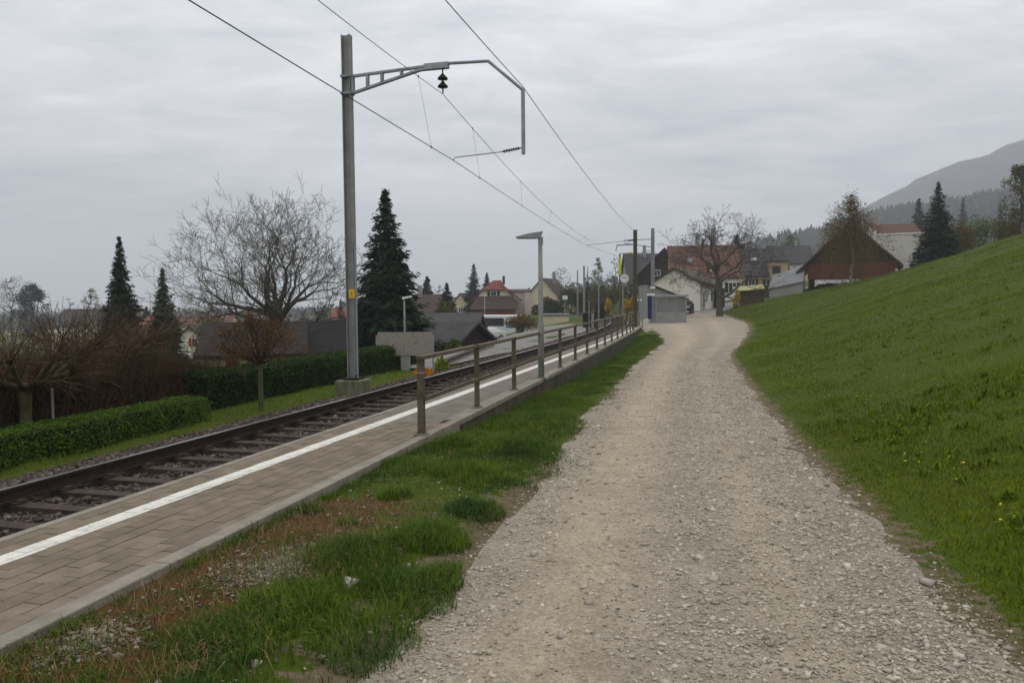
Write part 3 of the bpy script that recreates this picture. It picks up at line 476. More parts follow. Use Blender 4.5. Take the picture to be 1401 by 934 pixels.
MB().tube([ax*3.60+z_(4.86), ax*2.54+z_(4.80), TIPc+Vector((0, 0, .0))], .012, 6).build('steady_arm', MAT['galv'], mast)
w_s = at(484, 402, 17.45); b = MB().box((0, 0, 0), (.15, .006, .20), TA); sg_ = b.build('warning_sign', MAT['yellow'], mast); sg_.location = ax*.07-tx_*.12+z_(1.86)
bo = MB().add([(.012, 0, .07), (-.03, 0, -.01), (-.002, 0, -.005), (-.022, 0, -.075), (.03, 0, .012), (.004, 0, .01)], [(0, 1, 2, 5), (2, 3, 4, 5)]); bolt = bo.build('lightning_bolt', MAT['red'], sg_); bolt.location = -tx_*.005; bolt.rotation_euler = (0, 0, TA)
MB().tube([ax*.13-tx_*.04+z_(-.0), ax*.13-tx_*.04+z_(3.0)], .022, 6).build('cable_duct', mat('blue_grey_duct', (.30, .33, .38), (.24, .27, .31), 4, .5), mast)
# far masts
def far_mast(name, label, x, y, z1, w_, m):
    o_ = tag(empty(name, (x, y, max(gz(x, y), -.1))), label, 'mast', 'masts beyond the platform'); mast_i(MB(), 0, 0, 0, z1-o_.location.z, w_, w_*.9, -.2, .02).build('column', m, o_); return o_
olv = mat('olive_mast', (.12, .115, .07), (.09, .085, .05), 3, .8)
mA = far_mast('catenary_mast', 'olive line mast behind the end post of the railing', 7.72, 48.0, 6.05, .24, olv); Z0 = mA.location
b = MB(); b.tube([Vector((0, 0, 5.15))-Vector((0, 0, Z0.z)), Vector((-1.1, .2, 5.12-Z0.z))], .04, 6); b.tube([Vector((-1.1, .2, 5.12-Z0.z)), Vector((-1.18, .2, 4.75-Z0.z))], .03, 6); b.build('bracket', MAT['galvd'], mA)
b = MB(); b.tube([(-.05, 0, 5.42-Z0.z), (-.45, 0, 5.38-Z0.z)], .05, 8); b.build('insulator', MAT['insul'], mA); MB().tube([(-.45, 0, 5.38-Z0.z), (-2.75, .1, 5.16-Z0.z), (-3.0, .1, 5.12-Z0.z)], .016, 6).build('steady_arm', MAT['galvd'], mA)
mB = far_mast('catenary_mast', 'grey line mast beside the glass shelter', at(893, 430, 57.2).x, 57.2, 7.0, .26, MAT['galv']); Z1 = mB.location
b = MB(); b.tube([(0, 0, 6.2-Z1.z), (-3.3, -8, 5.5-Z1.z)], .03, 6); b.tube([(0, 0, 5.6-Z1.z), (-2.2, -.4, 5.9-Z1.z)], .03, 6); b.tube([(0, 0, 5.35-Z1.z), (-.75, 0, 5.3-Z1.z), (-.9, 0, 4.95-Z1.z)], .025, 6); b.build('bracket', MAT['galvd'], mB)
b = MB().box((-.02, -.16, 3.35-Z1.z-.75), (.34, .05, .16)); b.build('number_plate', MAT['white'], mB)
for px, top, Y, w_, lb in ((790, 370, 88, .17, 'thin grey pole left of the pair of masts near the hedge bank'), (799, 364, 84, .24, 'taller grey pole of the pair near the hedge bank'), (819, 382, 80, .17, 'slender pole in front of the olive trees')):
    P = at(px, top, Y); o_ = tag(empty('line_pole', (P.x, Y, gz(P.x, Y))), lb, 'pole', 'masts beyond the platform'); h = P.z-o_.location.z; MB().tube([(0, 0, -.2), (0, 0, h)], [w_/2, w_/2*.8], 8).build('pole', MAT['galvd'], o_); MB().tube([(0, 0, h-.02), (0, 0, h+.06)], [w_*.45, w_*.2], 8).build('cap', MAT['grey'], o_)
# mast with the yellow insulated tube beyond
P = at(848, 347, 78); o_ = tag(empty('catenary_mast', (P.x, 78, gz(P.x, 78))), 'thin far mast carrying a lime yellow sleeve and cross tube', 'mast', 'masts beyond the platform'); h = P.z-o_.location.z
MB().tube([(0, 0, -.2), (0, 0, h)], .08, 8).build('column', olv, o_); MB().tube([(0, 0, h-.35), (0, 0, h-2.1)], .15, 8).build('sleeve', MAT['limey'], o_); MB().tube([(0, 0, h), (1.3, 0, h+.05), (3.2, 0, h+.02)], .035, 6).build('cross_tube', MAT['grey'], o_); MB().tube([(.75, 0, h+.04), (1.25, 0, h+.06)], .09, 8).build('cross_sleeve', mat('amber', (.65, .5, .04)), o_)
# wires
def sag(a, b, s_, n=14):
    a = Vector(a); b = Vector(b); return [a.lerp(b, i/n)-Vector((0, 0, s_*4*(i/n)*(1-i/n))) for i in range(n+1)]
W0 = Vector((mx_, my_, gzm)); Pc = W0+TIPc; Pm = W0+pI+z_(6.18); Pf = W0+ax*4.08+z_(6.2)
def back(P, px, py, z):                       # where a wire of that height crosses the line of sight, carried on behind the camera
    d = ray(px, py); q = d*((z-CAM_H)/d.z)+CAMP; return P+(q-P)*2.6
Cb = back(Pc, 262, 0, 4.72); Mb = back(Pm, 448, 0, 6.12); Fb = back(Pf, 613, 0, 6.16)
Cf = Vector((7.72-3.0, 48.1, 5.10)); Mf = at(812, 331, 47.5); Ff = Vector((7.68, 48, 5.95))
def wire(name, label, pts, r): return tag(MB().tube([tuple(p) for p in pts], r, 6).build(name, MAT['wire']), label, 'wire')
far_c = [Vector((float(TF(S_of_Y(Y), 0)[0]), Y, 5.05)) for Y in (58, 68, 78, 90)]
cw = wire('contact_wire', 'lowest overhead wire held by the slanting steady arm', sag(Cb, Pc, .02)+sag(Pc, Cf, .06)[1:]+far_c, .0085)
mwp = sag(Mb, Pm, .12); mwf = sag(Pm, Mf, .45)
mw = wire('messenger_wire', 'middle overhead wire hung from the twin-disc insulator', mwp+mwf[1:], .0065)
wire('feeder_wire', 'upper overhead wire tied to the bent arm above the drop tube', sag(Fb, Pf, .05)+sag(Pf, Ff, .25)[1:], .0078)
cpf = sag(Pc, Cf, .06, 40); mpf = sag(Pm, Mf, .45, 40); cpb = sag(Cb, Pc, .02, 40); mpb = sag(Mb, Pm, .12, 40)
for A, B, k in ((mpb, cpb, 35.6), (mpf, cpf, 3.2), (mpf, cpf, 11), (mpf, cpf, 19), (mpf, cpf, 27), (mpf, cpf, 34)):
    i = int(k); a_ = A[i].lerp(A[i+1], k-i); 
    j = next(q for q in range(len(B)-1) if min(B[q].y, B[q+1].y) <= a_.y <= max(B[q].y, B[q+1].y)); b_ = B[j].lerp(B[j+1], (a_.y-B[j].y)/(B[j+1].y-B[j].y)); d_ = MB(); d_.tube([a_, b_], .0028, 4); d_.box(a_, (.02, .03, .05)); d_.box(b_, (.02, .03, .05)); d_.build('dropper', MAT['wire'], mw)
# ------------------------------------------------------------------ lamps, clock, small posts
def pole_h(px, Y, z0): return at(px, 440, Y).x
lx_ = .62; ly_ = 16.4; lamp = tag(empty('platform_lamp', (lx_, ly_, 0)), 'grey platform lamp post with a flat angled head behind the railing', 'lamp post')
MB().tube([(0, 0, 0), (0, 0, 1.15), (0, 0, 1.2), (0, 0, 3.0)], [.066, .066, .055, .045], 12).build('pole', MAT['galvd'], lamp, True); MB().box((-.02, .02, .012), (.34, .26, .02)).build('base_plate', MAT['concrete'], lamp)
b = MB().add([(.06, -.07, 3.13), (.06, .07, 3.13), (.0, .07, 2.98), (.0, -.07, 2.98), (-.25, -.09, 3.085), (-.25, .09, 3.085), (-.25, .09, 2.985), (-.25, -.09, 2.985), (-.52, -.06, 3.02), (-.52, .06, 3.02), (-.52, .06, 2.995), (-.52, -.06, 2.995)], [(0, 1, 2, 3)[::-1], (0, 4, 5, 1), (1, 5, 6, 2), (2, 6, 7, 3), (3, 7, 4, 0), (4, 8, 9, 5), (5, 9, 10, 6), (6, 10, 11, 7), (7, 11, 8, 4), (8, 11, 10, 9)])
hd = b.build('lamp_head', MAT['grey'], lamp, bevel=.008); MB().box((-.28, 0, 2.978), (.40, .12, .008)).build('diffuser', MAT['cream'], hd); MB().box((.015, 0, 2.93), (.085, .09, .16)).build('bracket', MAT['grey'], lamp)
def street_lamp(px, top, Y, label, r=.045):
    P = at(px, top, Y); g = gz(P.x, Y); o_ = tag(empty('street_lamp', (P.x, Y, g)), label, 'street lamp'); h = P.z-g; MB().tube([(0, 0, -.1), (0, 0, h-.05)], [r*1.3, r*.8], 10).build('pole', MAT['galvd'], o_, True)
    MB().add([(-.10, -.09, h-.05), (.36, -.07, h+.05), (.36, .07, h+.05), (-.10, .09, h-.05), (-.08, -.07, h+.05), (.34, -.05, h+.11), (.34, .05, h+.11), (-.08, .07, h+.05)], [(3, 2, 1, 0), (4, 5, 6, 7), (0, 1, 5, 4), (1, 2, 6, 5), (2, 3, 7, 6), (3, 0, 4, 7)]).build('lamp_head', MAT['white'], o_, bevel=.01); return o_
street_lamp(553, 408, 35, 'pale street lamp standing behind the speckled board')
street_lamp(663, 405, 100, 'thin far street lamp in front of the orange boarded house', .06)
P = at(852, 381, 50); o_ = tag(empty('station_clock', (P.x, 50, 0)), 'white round station clock on a slim pole at the platform end', 'clock'); MB().tube([(0, 0, -.05), (0, 0, P.z+.12)], .05, 10).build('pole', MAT['galvd'], o_)
cb = MB().tube([(.10, -.10, P.z), (.10, .08, P.z)], .30, 28).build('clock_case', MAT['grey'], o_); MB().tube([(.10, -.115, P.z), (.10, -.102, P.z)], .275, 28).build('dial', MAT['white'], cb)
b = MB(); b.bar((.10, -.12, P.z), (.0, -.12, P.z+.09), .006, .035); b.bar((.10, -.122, P.z), (.27, -.122, P.z+.10), .006, .022); b.build('hands', MAT['black'], cb)
for px, top, Y, r, lb in ((874.5, 392, 49, .055, 'slim post with small white lamp left of the shelter'), (879, 401, 52, .045, 'shorter slim post close behind the lamp post by the shelter')):
    P = at(px, top, Y); o_ = tag(empty('signal_post', (P.x, Y, gz(P.x, Y))), lb, 'post'); h = P.z-o_.location.z; MB().tube([(0, 0, -.1), (0, 0, h)], r, 8).build('pole', MAT['galvd'], o_); MB().box((0, 0, h), (.26 if r > .05 else .12, .10, .05)).build('top_plate', MAT['grey'], o_)
    if r > .05:
        for sx in (-.12, .10): MB().tube([(sx, -.06, h-.85), (sx, .06, h-.85)], .07, 10).build('lamp', MAT['white'], o_)
P = at(806, 424, 62); o_ = tag(empty('track_cabinet', (P.x, 62, gz(P.x, 62))), 'dark equipment cabinet with a pale post beside the track', 'cabinet'); MB().box((0, 0, .55), (1.0, .6, 1.5)).build('cabinet', mat('dark_green_steel', (.02, .026, .016)), o_, bevel=.02); MB().box((.25, -.35, .6), (.22, .06, 1.3)).build('pale_panel', MAT['greyp'], o_); MB().tube([(-.05, -.45, -.1), (-.05, -.45, 2.3)], .04, 8).build('pole', MAT['galvd'], o_)
P = at(773, 407, 95); o_ = tag(empty('tilted_sign', (P.x, 95, gz(P.x, 95))), 'small white tilted sign on a thin pole before the dark hedge', 'sign'); h = P.z-o_.location.z; MB().tube([(0, 0, -.1), (0, 0, h)], .04, 8).build('pole', MAT['grey'], o_); MB().box((0, -.06, h), (.62, .04, .5), 0).build('panel', MAT['white'], o_)
P = at(889, 420, 56); o_ = tag(empty('timetable_board', (P.x, 56, gz(P.x, 56))), 'navy timetable board with white head left of the shelter', 'notice board'); MB().box((0, 0, 1.35), (.30, .12, 1.7)).build('panel', MAT['navy'], o_, bevel=.02); MB().box((.08, 0, 2.28), (.55, .14, .16)).build('head_panel', MAT['white'], o_); MB().tube([(0, 0, -.1), (0, 0, .55)], .06, 8).build('leg', MAT['grey'], o_)
# speckled board behind the hedge
bw = at(594, 470, 24).x-at(514, 470, 24).x; P = at(554, 470.5, 24); g = gz(P.x, 24); bd = tag(empty('display_board', (P.x, 24, g), math.radians(-3)), 'wide weathered speckled board on posts behind the green hedge', 'board')
MB().box((0, 0, P.z-g), (bw-.12, .05, .74)).build('panel', MAT['signback'], bd, bevel=.006)
for sx in (-1, 1): MB().box((sx*(bw/2-.03), 0, (P.z-g+.36)/2-.1), (.055, .07, P.z-g+.40)).build('post', MAT['greyp'], bd)
b = MB(); b.box((.0, .06, (P.z-g)/2-.1), (.28, .10, P.z-g-.2)); b.build('centre_support', MAT['greyp'], bd)
# low edging wall beside the side road
gr = tag(empty('edging_wall', (-2.4, 24.6, gz(-2.4, 24.6))), 'low pale edging wall with dark cap beside the side road', 'low wall'); g0 = gr.location
q0 = Vector((-2.35, 24.6, gz(-2.35, 24.6)+.06)); q1 = Vector((-.9, 35.5, gz(-.9, 35.5)+.06))
MB().bar(q0-g0, q1-g0, .16, .30).build('wall', MAT['concrete'], gr); MB().bar(q0-g0+Vector((0, 0, .185)), q1-g0+Vector((0, 0, .185)), .20, .07).build('cap', mat('tarred_cap', (.06, .052, .042)), gr)
# ------------------------------------------------------------------ buildings
def house(name, label, loc, rz, w_, d_, wall_h, roof_h, wallm, roofm, ridge='y', over=.35, wins=(), door=None, chim=None, trim=None, base=1.5, cat='house', hip=0.0, th=.16):
    """local frame: x along the facade, y away from it; facade centre bottom at the origin"""
    h = tag(empty(name, loc, rz), label, cat); hw = w_/2; mb = MB()
    if ridge == 'y': mb.prism([(-hw, -base), (hw, -base), (hw, wall_h), (0, wall_h+roof_h), (-hw, wall_h)], 0, d_)
    else:
        vs = [(x, y, z) for x in (-hw, hw) for y, z in ((0, -base), (d_, -base), (d_, wall_h), (d_/2, wall_h+roof_h), (0, wall_h))]; mb.add(vs, [(0, 1, 2, 3, 4)[::-1], (5, 6, 7, 8, 9)]+[(i, (i+1) % 5, (i+1) % 5+5, i+5) for i in range(5)])
    mb.build('wall', wallm, h); half = hw if ridge == 'y' else d_/2; sl_ = roof_h/half; zo = .03; rf = None
    e = over; zt = wall_h+roof_h+zo
    def P3(a, b, z): return (a, b, z) if ridge == 'y' else (b, a+d_/2, z)
    l0, l1 = (-e, d_+e) if ridge == 'y' else (-hw-e, hw+e)
    for sg in (-1, 1):
        a = sg*(half+e); ze = wall_h-sl_*e+zo; r0, r1 = l0+hip, l1-hip
        v = [P3(0, r0, zt), P3(0, r1, zt), P3(a, l1, ze), P3(a, l0, ze)]; v += [(x, y, z+th) for x, y, z in v]
        mm = MB().add(v, [(0, 1, 2, 3), (7, 6, 5, 4), (0, 4, 5, 1), (1, 5, 6, 2), (2, 6, 7, 3), (3, 7, 4, 0)]); q = mm.build('roof', roofm, h); rf = rf or q
    if hip:
        for r, l in ((l0+hip, l0), (l1-hip, l1)):
            ze = wall_h-sl_*e+zo; MB().add([P3(0, r, zt+th), P3(half+e, l, ze+th), P3(-half-e, l, ze+th), P3(0, r, zt), P3(half+e, l, ze), P3(-half-e, l, ze)], [(0, 1, 2), (5, 4, 3), (0, 3, 4, 1), (1, 4, 5, 2), (2, 5, 3, 0)]).build('roof', roofm, h)
    if chim:
        for cx_, cy_, cw, ch in (chim if isinstance(chim, list) else [chim]):
            MB().box((cx_, cy_, wall_h+roof_h*.6+ch/2), (cw, cw, ch+roof_h*.8)).build('chimney', MAT['greyp'] if trim is None else trim, rf, bevel=.02)
    for wn in wins: window(h, *wn)
    if door: dx, dw, dh, dm = door; q = MB().box((dx, -.02, dh/2), (dw, .06, dh)).build('door', dm, h); MB().box((dx+dw*.35, -.06, dh*.48), (.05, .04, .14)).build('handle', MAT['grey'], q)
    return h
def window(h, face, a, z, ww, wh, shut=None, d=0.0):
    """face 'f': facade y=d; 'r'/'l': side wall x=d"""
    def bx(mb, a0, z0, w0, h0, t, off):
        if face == 'f': mb.box((a0, d-off, z0), (w0, t, h0))
        else: mb.box((d+(off if face == 'r' else -off), a0, z0), (t, w0, h0))
    mb = MB()
    for s_ in (-1, 1): bx(mb, a+s_*(ww/2), z, .08, wh+.08, .07, .02); bx(mb, a, z+s_*(wh/2), ww-.08, .08, .06, .02)
    bx(mb, a, z, .05, wh-.08, .05, .02); f = mb.build('window', MAT['white'], h); mb = MB(); bx(mb, a, z, ww-.08, wh-.08, .02, .012); mb.build('pane', MAT['glass'], f)
    if shut is not None:
        for s_ in (-1, 1): mb = MB(); bx(mb, a+s_*(ww*.76), z, ww*.46, wh+.06, .05, .035); mb.build('shutter', shut, f)
def base_at(px, Y): x = at(px, 420, Y).x; return (x, Y, gz(x, Y))
gsh = mat('green_shutter', (.03, .05, .03)); bsh = mat('brown_shutter', (.06, .04, .03))
# white gabled house behind the shelter
x = at(923, 430, 80).x; h1 = house('gable_house', 'small white gabled house with mossy roof behind the glass shelter', (x, 80, .15), math.radians(-26), 5.3, 8.5, 3.2, 1.55, MAT['plaster'], MAT['greenroof'], 'y', .38, [('r', 3.0, 1.9, .9, 1.2, None, 2.65), ('r', 6.2, 2.0, .8, 1.1, bsh, 2.65)])
q = MB().box((2.69, 1.6, 1.0), (.06, 1.1, 2.0)).build('side_door', MAT['greyp'], h1); MB().box((2.74, 1.25, 1.0), (.05, .05, .14)).build('handle', MAT['black'], q)
MB().box((2.71, 2.2, 2.6), (.09, 4.2, 1.0)).build('blue_panel_or_wall_shade', MAT['shade_pane_blue'], h1); MB().box((3.2, 7.2, 1.4), (.9, 1.4, 2.8)).build('porch', MAT['darkwood'], h1); MB().tube([(2.72, .12, 0), (2.72, .12, 3.15)], .05, 6).build('downpipe', MAT['greyp'], h1)  # blue slab: the side wall's bluish shade put into an added part's colour
x = at(905, 430, 70).x; h2 = tag(empty('lean_to_shed', (x, 70, .1)), 'pale grey lean-to shed with sloping roof edge behind the shelter', 'shed'); MB().prism([(-1.3, -1), (2.3, -1), (2.3, 1.6), (-1.3, 3.05)], 0, 4).build('wall', MAT['greyp'], h2); MB().add([(-1.5, -.25, 3.16), (2.5, -.25, 1.55), (2.5, 4.2, 1.55), (-1.5, 4.2, 3.16), (-1.5, -.25, 3.27), (2.5, -.25, 1.66), (2.5, 4.2, 1.66), (-1.5, 4.2, 3.27)], [(3, 2, 1, 0), (4, 5, 6, 7), (0, 1, 5, 4), (1, 2, 6, 5), (2, 3, 7, 6), (3, 0, 4, 7)]).build('roof', MAT['brownroof'], h2)
# glass shelter
x0, x1 = at(896.5, 430, 57).x, at(939.5, 430, 57).x; wS = x1-x0; g = float(zpath(57))-.05; sh = tag(empty('glass_shelter', ((x0+x1)/2, 57, g)), 'grey framed glass waiting shelter at the end of the gravel path', 'shelter'); H_ = 2.0
for sx in (-1, 1):
    for sy in (0, 1.4): MB().box((sx*(wS/2-.06), sy, H_/2-.05), (.10, .10, H_)).build('post', MAT['galv'], sh)
MB().box((0, .7, H_+.06), (wS+.2, 1.8, .16)).build('roof', MAT['galv'], sh, bevel=.02)
MB().box((0, .0, .42), (wS-.18, .035, .84)).build('lower_panel', mat('frosted_panel', (.30, .30, .285), (.24, .24, .23), 2, .5), sh)
for k in range(3): MB().box((-wS/2+.06+(wS-.12)*(k+.5)/3, 0, 1.4), ((wS-.12)/3-.05, .015, 1.08)).build('pane', MAT['frost'], sh)
for sx in (-1, 1): MB().box((sx*(wS/2-.06), .7, 1.05), (.02, 1.28, 1.8)).build('side_pane', MAT['frost'], sh)
MB().box((.2, 1.1, .42), (1.6, .35, .06)).build('bench_seat', MAT['brownwood'], sh)
# small dark car beside the white house
def car(name, label, loc, rz, m, L_=3.9, W_=1.65, Hc=1.42):
    c_ = tag(empty(name, loc, rz), label, 'car'); l = L_/2
    prof = [(-l, .35), (-l, .75), (-l*.62, .88), (-l*.38, Hc-.04), (l*.30, Hc), (l*.72, .98), (l, .9), (l, .35)]
    mb = MB(); n_ = len(prof); mb.add([(x_, y_*W_/2*(.82 if z_ > 1 else 1), z_) for y_ in (-1, 1) for x_, z_ in prof], [tuple(range(n_))[::-1], tuple(range(n_, 2*n_))]+[(i, (i+1) % n_, (i+1) % n_+n_, i+n_) for i in range(n_)]); mb.build('body', m, c_, bevel=.05)
    for sx in (-1, 1):
        MB().add([(x_, sx*(W_/2*.93), z_) if z_ < 1 else (x_, sx*(W_/2*.85), z_) for x_, z_ in ((-l*.52, .96), (-l*.33, Hc-.1), (l*.24, Hc-.08), (l*.58, .99))], [(0, 1, 2, 3)]).build('side_window', MAT['glass'], c_)
        for sy in (-.6, .62): wl = MB().tube([(l*sy, sx*(W_/2-.16), .31), (l*sy, sx*(W_/2+.02), .31)], .31, 16).build('wheel', MAT['black'], c_); MB().tube([(l*sy, sx*(W_/2-.1), .31), (l*sy, sx*(W_/2+.035), .31)], .18, 12).build('rim', MAT['grey'], wl)
        MB().box((-l-.01, sx*W_*.36, .66), (.05, .3, .14)).build('headlight', MAT['white'], c_)
    return c_
x = at(938, 428, 74).x; car('small_car', 'small black car parked between the shelter and the white house', (x, 74.5, .33), math.radians(70), MAT['black'], 3.0, 1.5, 1.3)
# big red roofed house
x = at(965, 400, 104).x; h4 = house('farmhouse', 'large farmhouse with broad red tiled roof behind the bare tree', (x, 103, 1.2), math.radians(-6), 9.0, 9.5, 3.6, 4.3, MAT['plaster'], MAT['tile'], 'x', .35, [('f', -2.6, 2.1, 1.0, 1.3, gsh), ('f', 1.0, 2.1, 1.0, 1.3, gsh), ('f', 3.3, 2.1, 1.0, 1.3, gsh)], None, [(1.6, 5.4, .6, 2.6), (-.6, 5.6, .45, 2.0)], base=2.5)
b = MB(); b.box((-2.1, 2.2, 5.82), (.8, .5, .75)); sk = b.build('skylight', MAT['greyp'], h4); MB().box((-2.1, 1.93, 5.85), (.6, .05, .5)).build('pane', MAT['shade_pane_blue'], sk)
dm = MB().box((.9, 1.2, 4.5), (1.6, 1.4, 1.0)).build('dormer', MAT['darkwood'], h4); MB().box((.9, .47, 4.45), (.9, .05, .6)).build('dormer_window', MAT['white'], dm)
x = at(905, 400, 112).x; house('barn', 'brown boarded barn with steep dark verge left of the red roof', (x, 110, 1.0), math.radians(-8), 8.0, 9, 4.0, 4.0, MAT['darkwood'], MAT['brownroof'], 'y', .5, [('f', -1.0, 4.6, .9, .8), ('f', 1.6, 2.2, .9, 1.0)], (0, 2.2, 2.6, MAT['brownwood']), base=2.5, cat='barn')
x = at(885, 400, 122).x; house('dark_roof_house', 'house with long dark slate roof behind the two far masts', (x, 122, 1.0), 0, 5.4, 10, 3.4, 4.8, MAT['greyp'], MAT['dark'], 'x', .35, [('f', -1, 2.1, 1, 1.2)], None, (0.4, 4.6, .5, 1.5), base=2.5)
# ochre house with dark roof right of the red one
x = at(1042, 400, 118).x; h6 = house('ochre_house', 'long ochre house with dark roof right of the farmhouse', (x, 118, 2.2), math.radians(-4), 8.4, 9, 3.2, 4.2, MAT['yellowp'], MAT['dark'], 'x', .3, [('f', -1.5, 2.0, 1.0, 1.2, bsh), ('f', 1.2, 2.0, 1.0, 1.2, bsh)], None, None, base=3)
dm = MB().box((2.4, .6, 4.0), (2.6, 2.6, 2.4)).build('dormer', MAT['yellowp'], h6); MB().box((2.0, -.73, 4.0), (1.2, .06, 1.1)).build('dormer_window', MAT['glass'], dm); MB().box((2.4, .5, 5.3), (3.0, 3.0, .16)).build('dormer_roof', MAT['dark'], dm)
MB().box((-.7, 2.2, 5.75), (.8, .6, .5)).build('skylight', MAT['white'], h6)
x = at(1086, 400, 140).x; house('cream_house', 'cream house with grey roof left of the red barn', (x, 140, 4.6), math.radians(-4), 7.2, 8, 3.6, 3.3, MAT['cream'], MAT['dark'], 'x', .3, [('f', -1.8, 2.6, .9, .9), ('f', .3, 2.6, .9, .9), ('f', 2.2, 2.6, .9, .9)], None, (1.5, 4.2, .5, 1.2), base=3)
# red barn
x = at(1162, 390, 86).x; g = gz(x, 86); h7 = tag(empty('red_barn', (x, 86, 2.2), math.radians(-25)), 'red boarded barn with wide dark gable roof above the meadow', 'barn')
MB().prism([(-4.4, 1.75), (4.6, 1.75), (4.6, 3.3), (0, 7.5), (-4.4, 3.4)], .35, 11).build('upper_wall', MAT['darkwood'], h7); MB().prism([(-4.4, -2), (4.6, -2), (4.6, 1.7), (-4.4, 1.7)], 1.8, 11).build('lower_wall', MAT['darkwood'], h7)
for k in range(18): MB().box((-4.4+.5*k+.25, .30, 2.55), (.485, .05, 1.75)).build('board', MAT['redwood'], h7)
for a, b in (((-5.6, 2.3), (0, 7.8)), ((0, 7.8), (5.35, 2.85))):
    (xa, za), (xb, zb_) = a, b; MB().add([(xa, -.5, za), (xb, -.5, zb_), (xb, 11.4, zb_), (xa, 11.4, za), (xa, -.5, za+.28), (xb, -.5, zb_+.28), (xb, 11.4, zb_+.28), (xa, 11.4, za+.28)], [(3, 2, 1, 0), (4, 5, 6, 7), (0, 1, 5, 4), (1, 2, 6, 5), (2, 3, 7, 6), (3, 0, 4, 7)]).build('roof', MAT['brownroof'], h7)
for sx in (-4.2, -1.4, 1.6, 4.3): MB().box((sx, .4, .4), (.2, .2, 2.6)).build('post', MAT['darkwood'], h7)
tp = MB(); n_ = 16
for i in range(n_+1): xx = -3.6+7.2*i/n_; dr = .28+.22*abs(math.sin(i*.9))*(1-.5*i/n_)+(.5 if i == 0 else 0); tp.v += [(xx, -.05-.05*math.sin(i*2.1), 1.62), (xx, -.12-.08*math.sin(i*1.7), 1.62-dr)]
for i in range(n_): tp.f.append((2*i, 2*i+1, 2*i+3, 2*i+2))
o_ = tp.build('tarpaulin', MAT['tarp']); o_.location = (x, 86, 2.2); o_.rotation_euler = (0, 0, math.radians(-25)); tag(o_, 'white tarpaulin hung in folds under the red barn boards', 'tarpaulin'); o_.modifiers.new('s', 'SOLIDIFY').thickness = .02
# white modern block and red roofs behind
x = at(1246, 340, 100).x; h8 = tag(empty('modern_house', (x, 100, 5.0), math.radians(-24)), 'pale flat-roofed house with slit windows left of the tall spruce', 'house'); MB().box((0, 4, 1.0), (8.2, 8, 8.0)).build('wall', MAT['modern'], h8); MB().box((0, 4, 5.08), (8.4, 8.2, .16)).build('roof', MAT['white'], h8)
for sx, sz, ww, wh in ((-2.4, .85, 1.5, .28), (1.2, .75, 2.4, .65)): q = MB().box((sx, -.02, sz), (ww+.1, .06, wh+.1)).build('window', MAT['black'], h8); MB().box((sx, -.06, sz), (ww, .02, wh)).build('pane', MAT['glass'], q)
MB().box((-4.2, 0.5, 2.5), (.25, 1.0, 6.2)).build('end_wall', MAT['white'], h8)
x = at(1232, 320, 124).x; house('tiled_house', 'house with plain red tiled roof rising behind the flat-roofed house', (x, 122, 7.0), math.radians(5), 7.4, 8, 3.0, 3.6, MAT['plaster'], MAT['tile'], 'x', .3, [], None, (-2.6, 4, .5, 2.2), base=4)
x = at(1088, 395, 84).x; g = gz(x, 84); h9 = tag(empty('grey_shed', (x-.3, 86, g+.3), math.radians(-24)), 'low shed with a plain grey sloping roof left of the red barn', 'shed'); MB().add([(-1.9, 0, .25), (1.8, 0, 1.0), (1.8, 5, 3.2), (-1.9, 5, 1.8), (-1.9, 0, .37), (1.8, 0, 1.12), (1.8, 5, 3.32), (-1.9, 5, 1.92)], [(3, 2, 1, 0), (4, 5, 6, 7), (0, 1, 5, 4), (1, 2, 6, 5), (2, 3, 7, 6), (3, 0, 4, 7)]).build('roof', MAT['greyroof'], h9); MB().add([(-1.8, .15, -1), (1.7, .15, -1), (1.7, 4.8, -1), (-1.8, 4.8, -1), (-1.8, .15, .28), (1.7, .15, 1.0), (1.7, 4.8, 3.05), (-1.8, 4.8, 1.72)], [(3, 2, 1, 0), (4, 5, 6, 7), (0, 1, 5, 4), (1, 2, 6, 5), (2, 3, 7, 6), (3, 0, 4, 7)]).build('wall', MAT['greyp'], h9)
x = at(1026, 408, 82).x; g = gz(x, 82); s10 = tag(empty('wood_shed', (x, 82, g), math.radians(-12)), 'small brown wood shed with lime coloured roof beside the forsythia', 'shed'); MB().add([(-1.6, -.3, 1.35), (1.5, -.3, 1.62), (1.5, 2.3, 2.1), (-1.6, 2.3, 1.85), (-1.6, -.3, 1.41), (1.5, -.3, 1.68), (1.5, 2.3, 2.16), (-1.6, 2.3, 1.91)], [(3, 2, 1, 0), (4, 5, 6, 7), (0, 1, 5, 4), (1, 2, 6, 5), (2, 3, 7, 6), (3, 0, 4, 7)]).build('roof', MAT['limeroof'], s10)
MB().box((.2, 1.1, .6), (2.3, 1.9, 1.7)).build('wall', MAT['brownwood'], s10)
for sx in (-1.45, 1.35): MB().box((sx, -.15, .55), (.10, .10, 1.7)).build('post', MAT['darkwood'], s10)
x = at(1050, 402, 90).x; g = gz(x, 90); s11 = tag(empty('stacked_logs', (x, 90, g), -.1), 'long dark woodpile with turquoise sheet cover right of the wood shed', 'woodpile'); MB().box((0, .6, .65), (4.6, 1.1, 1.5)).build('pile', MAT['brownwood'], s11, bevel=.05); MB().box((-.6, .6, 1.46), (2.4, 1.3, .08)).build('cover', MAT['turq'], s11)
for k in range(5): MB().box((1.0+.35*k, -.02, 1.5+.07*(k % 2)), (.26, .5, .12), .3*k).build('white_bag', MAT['white'], s11)
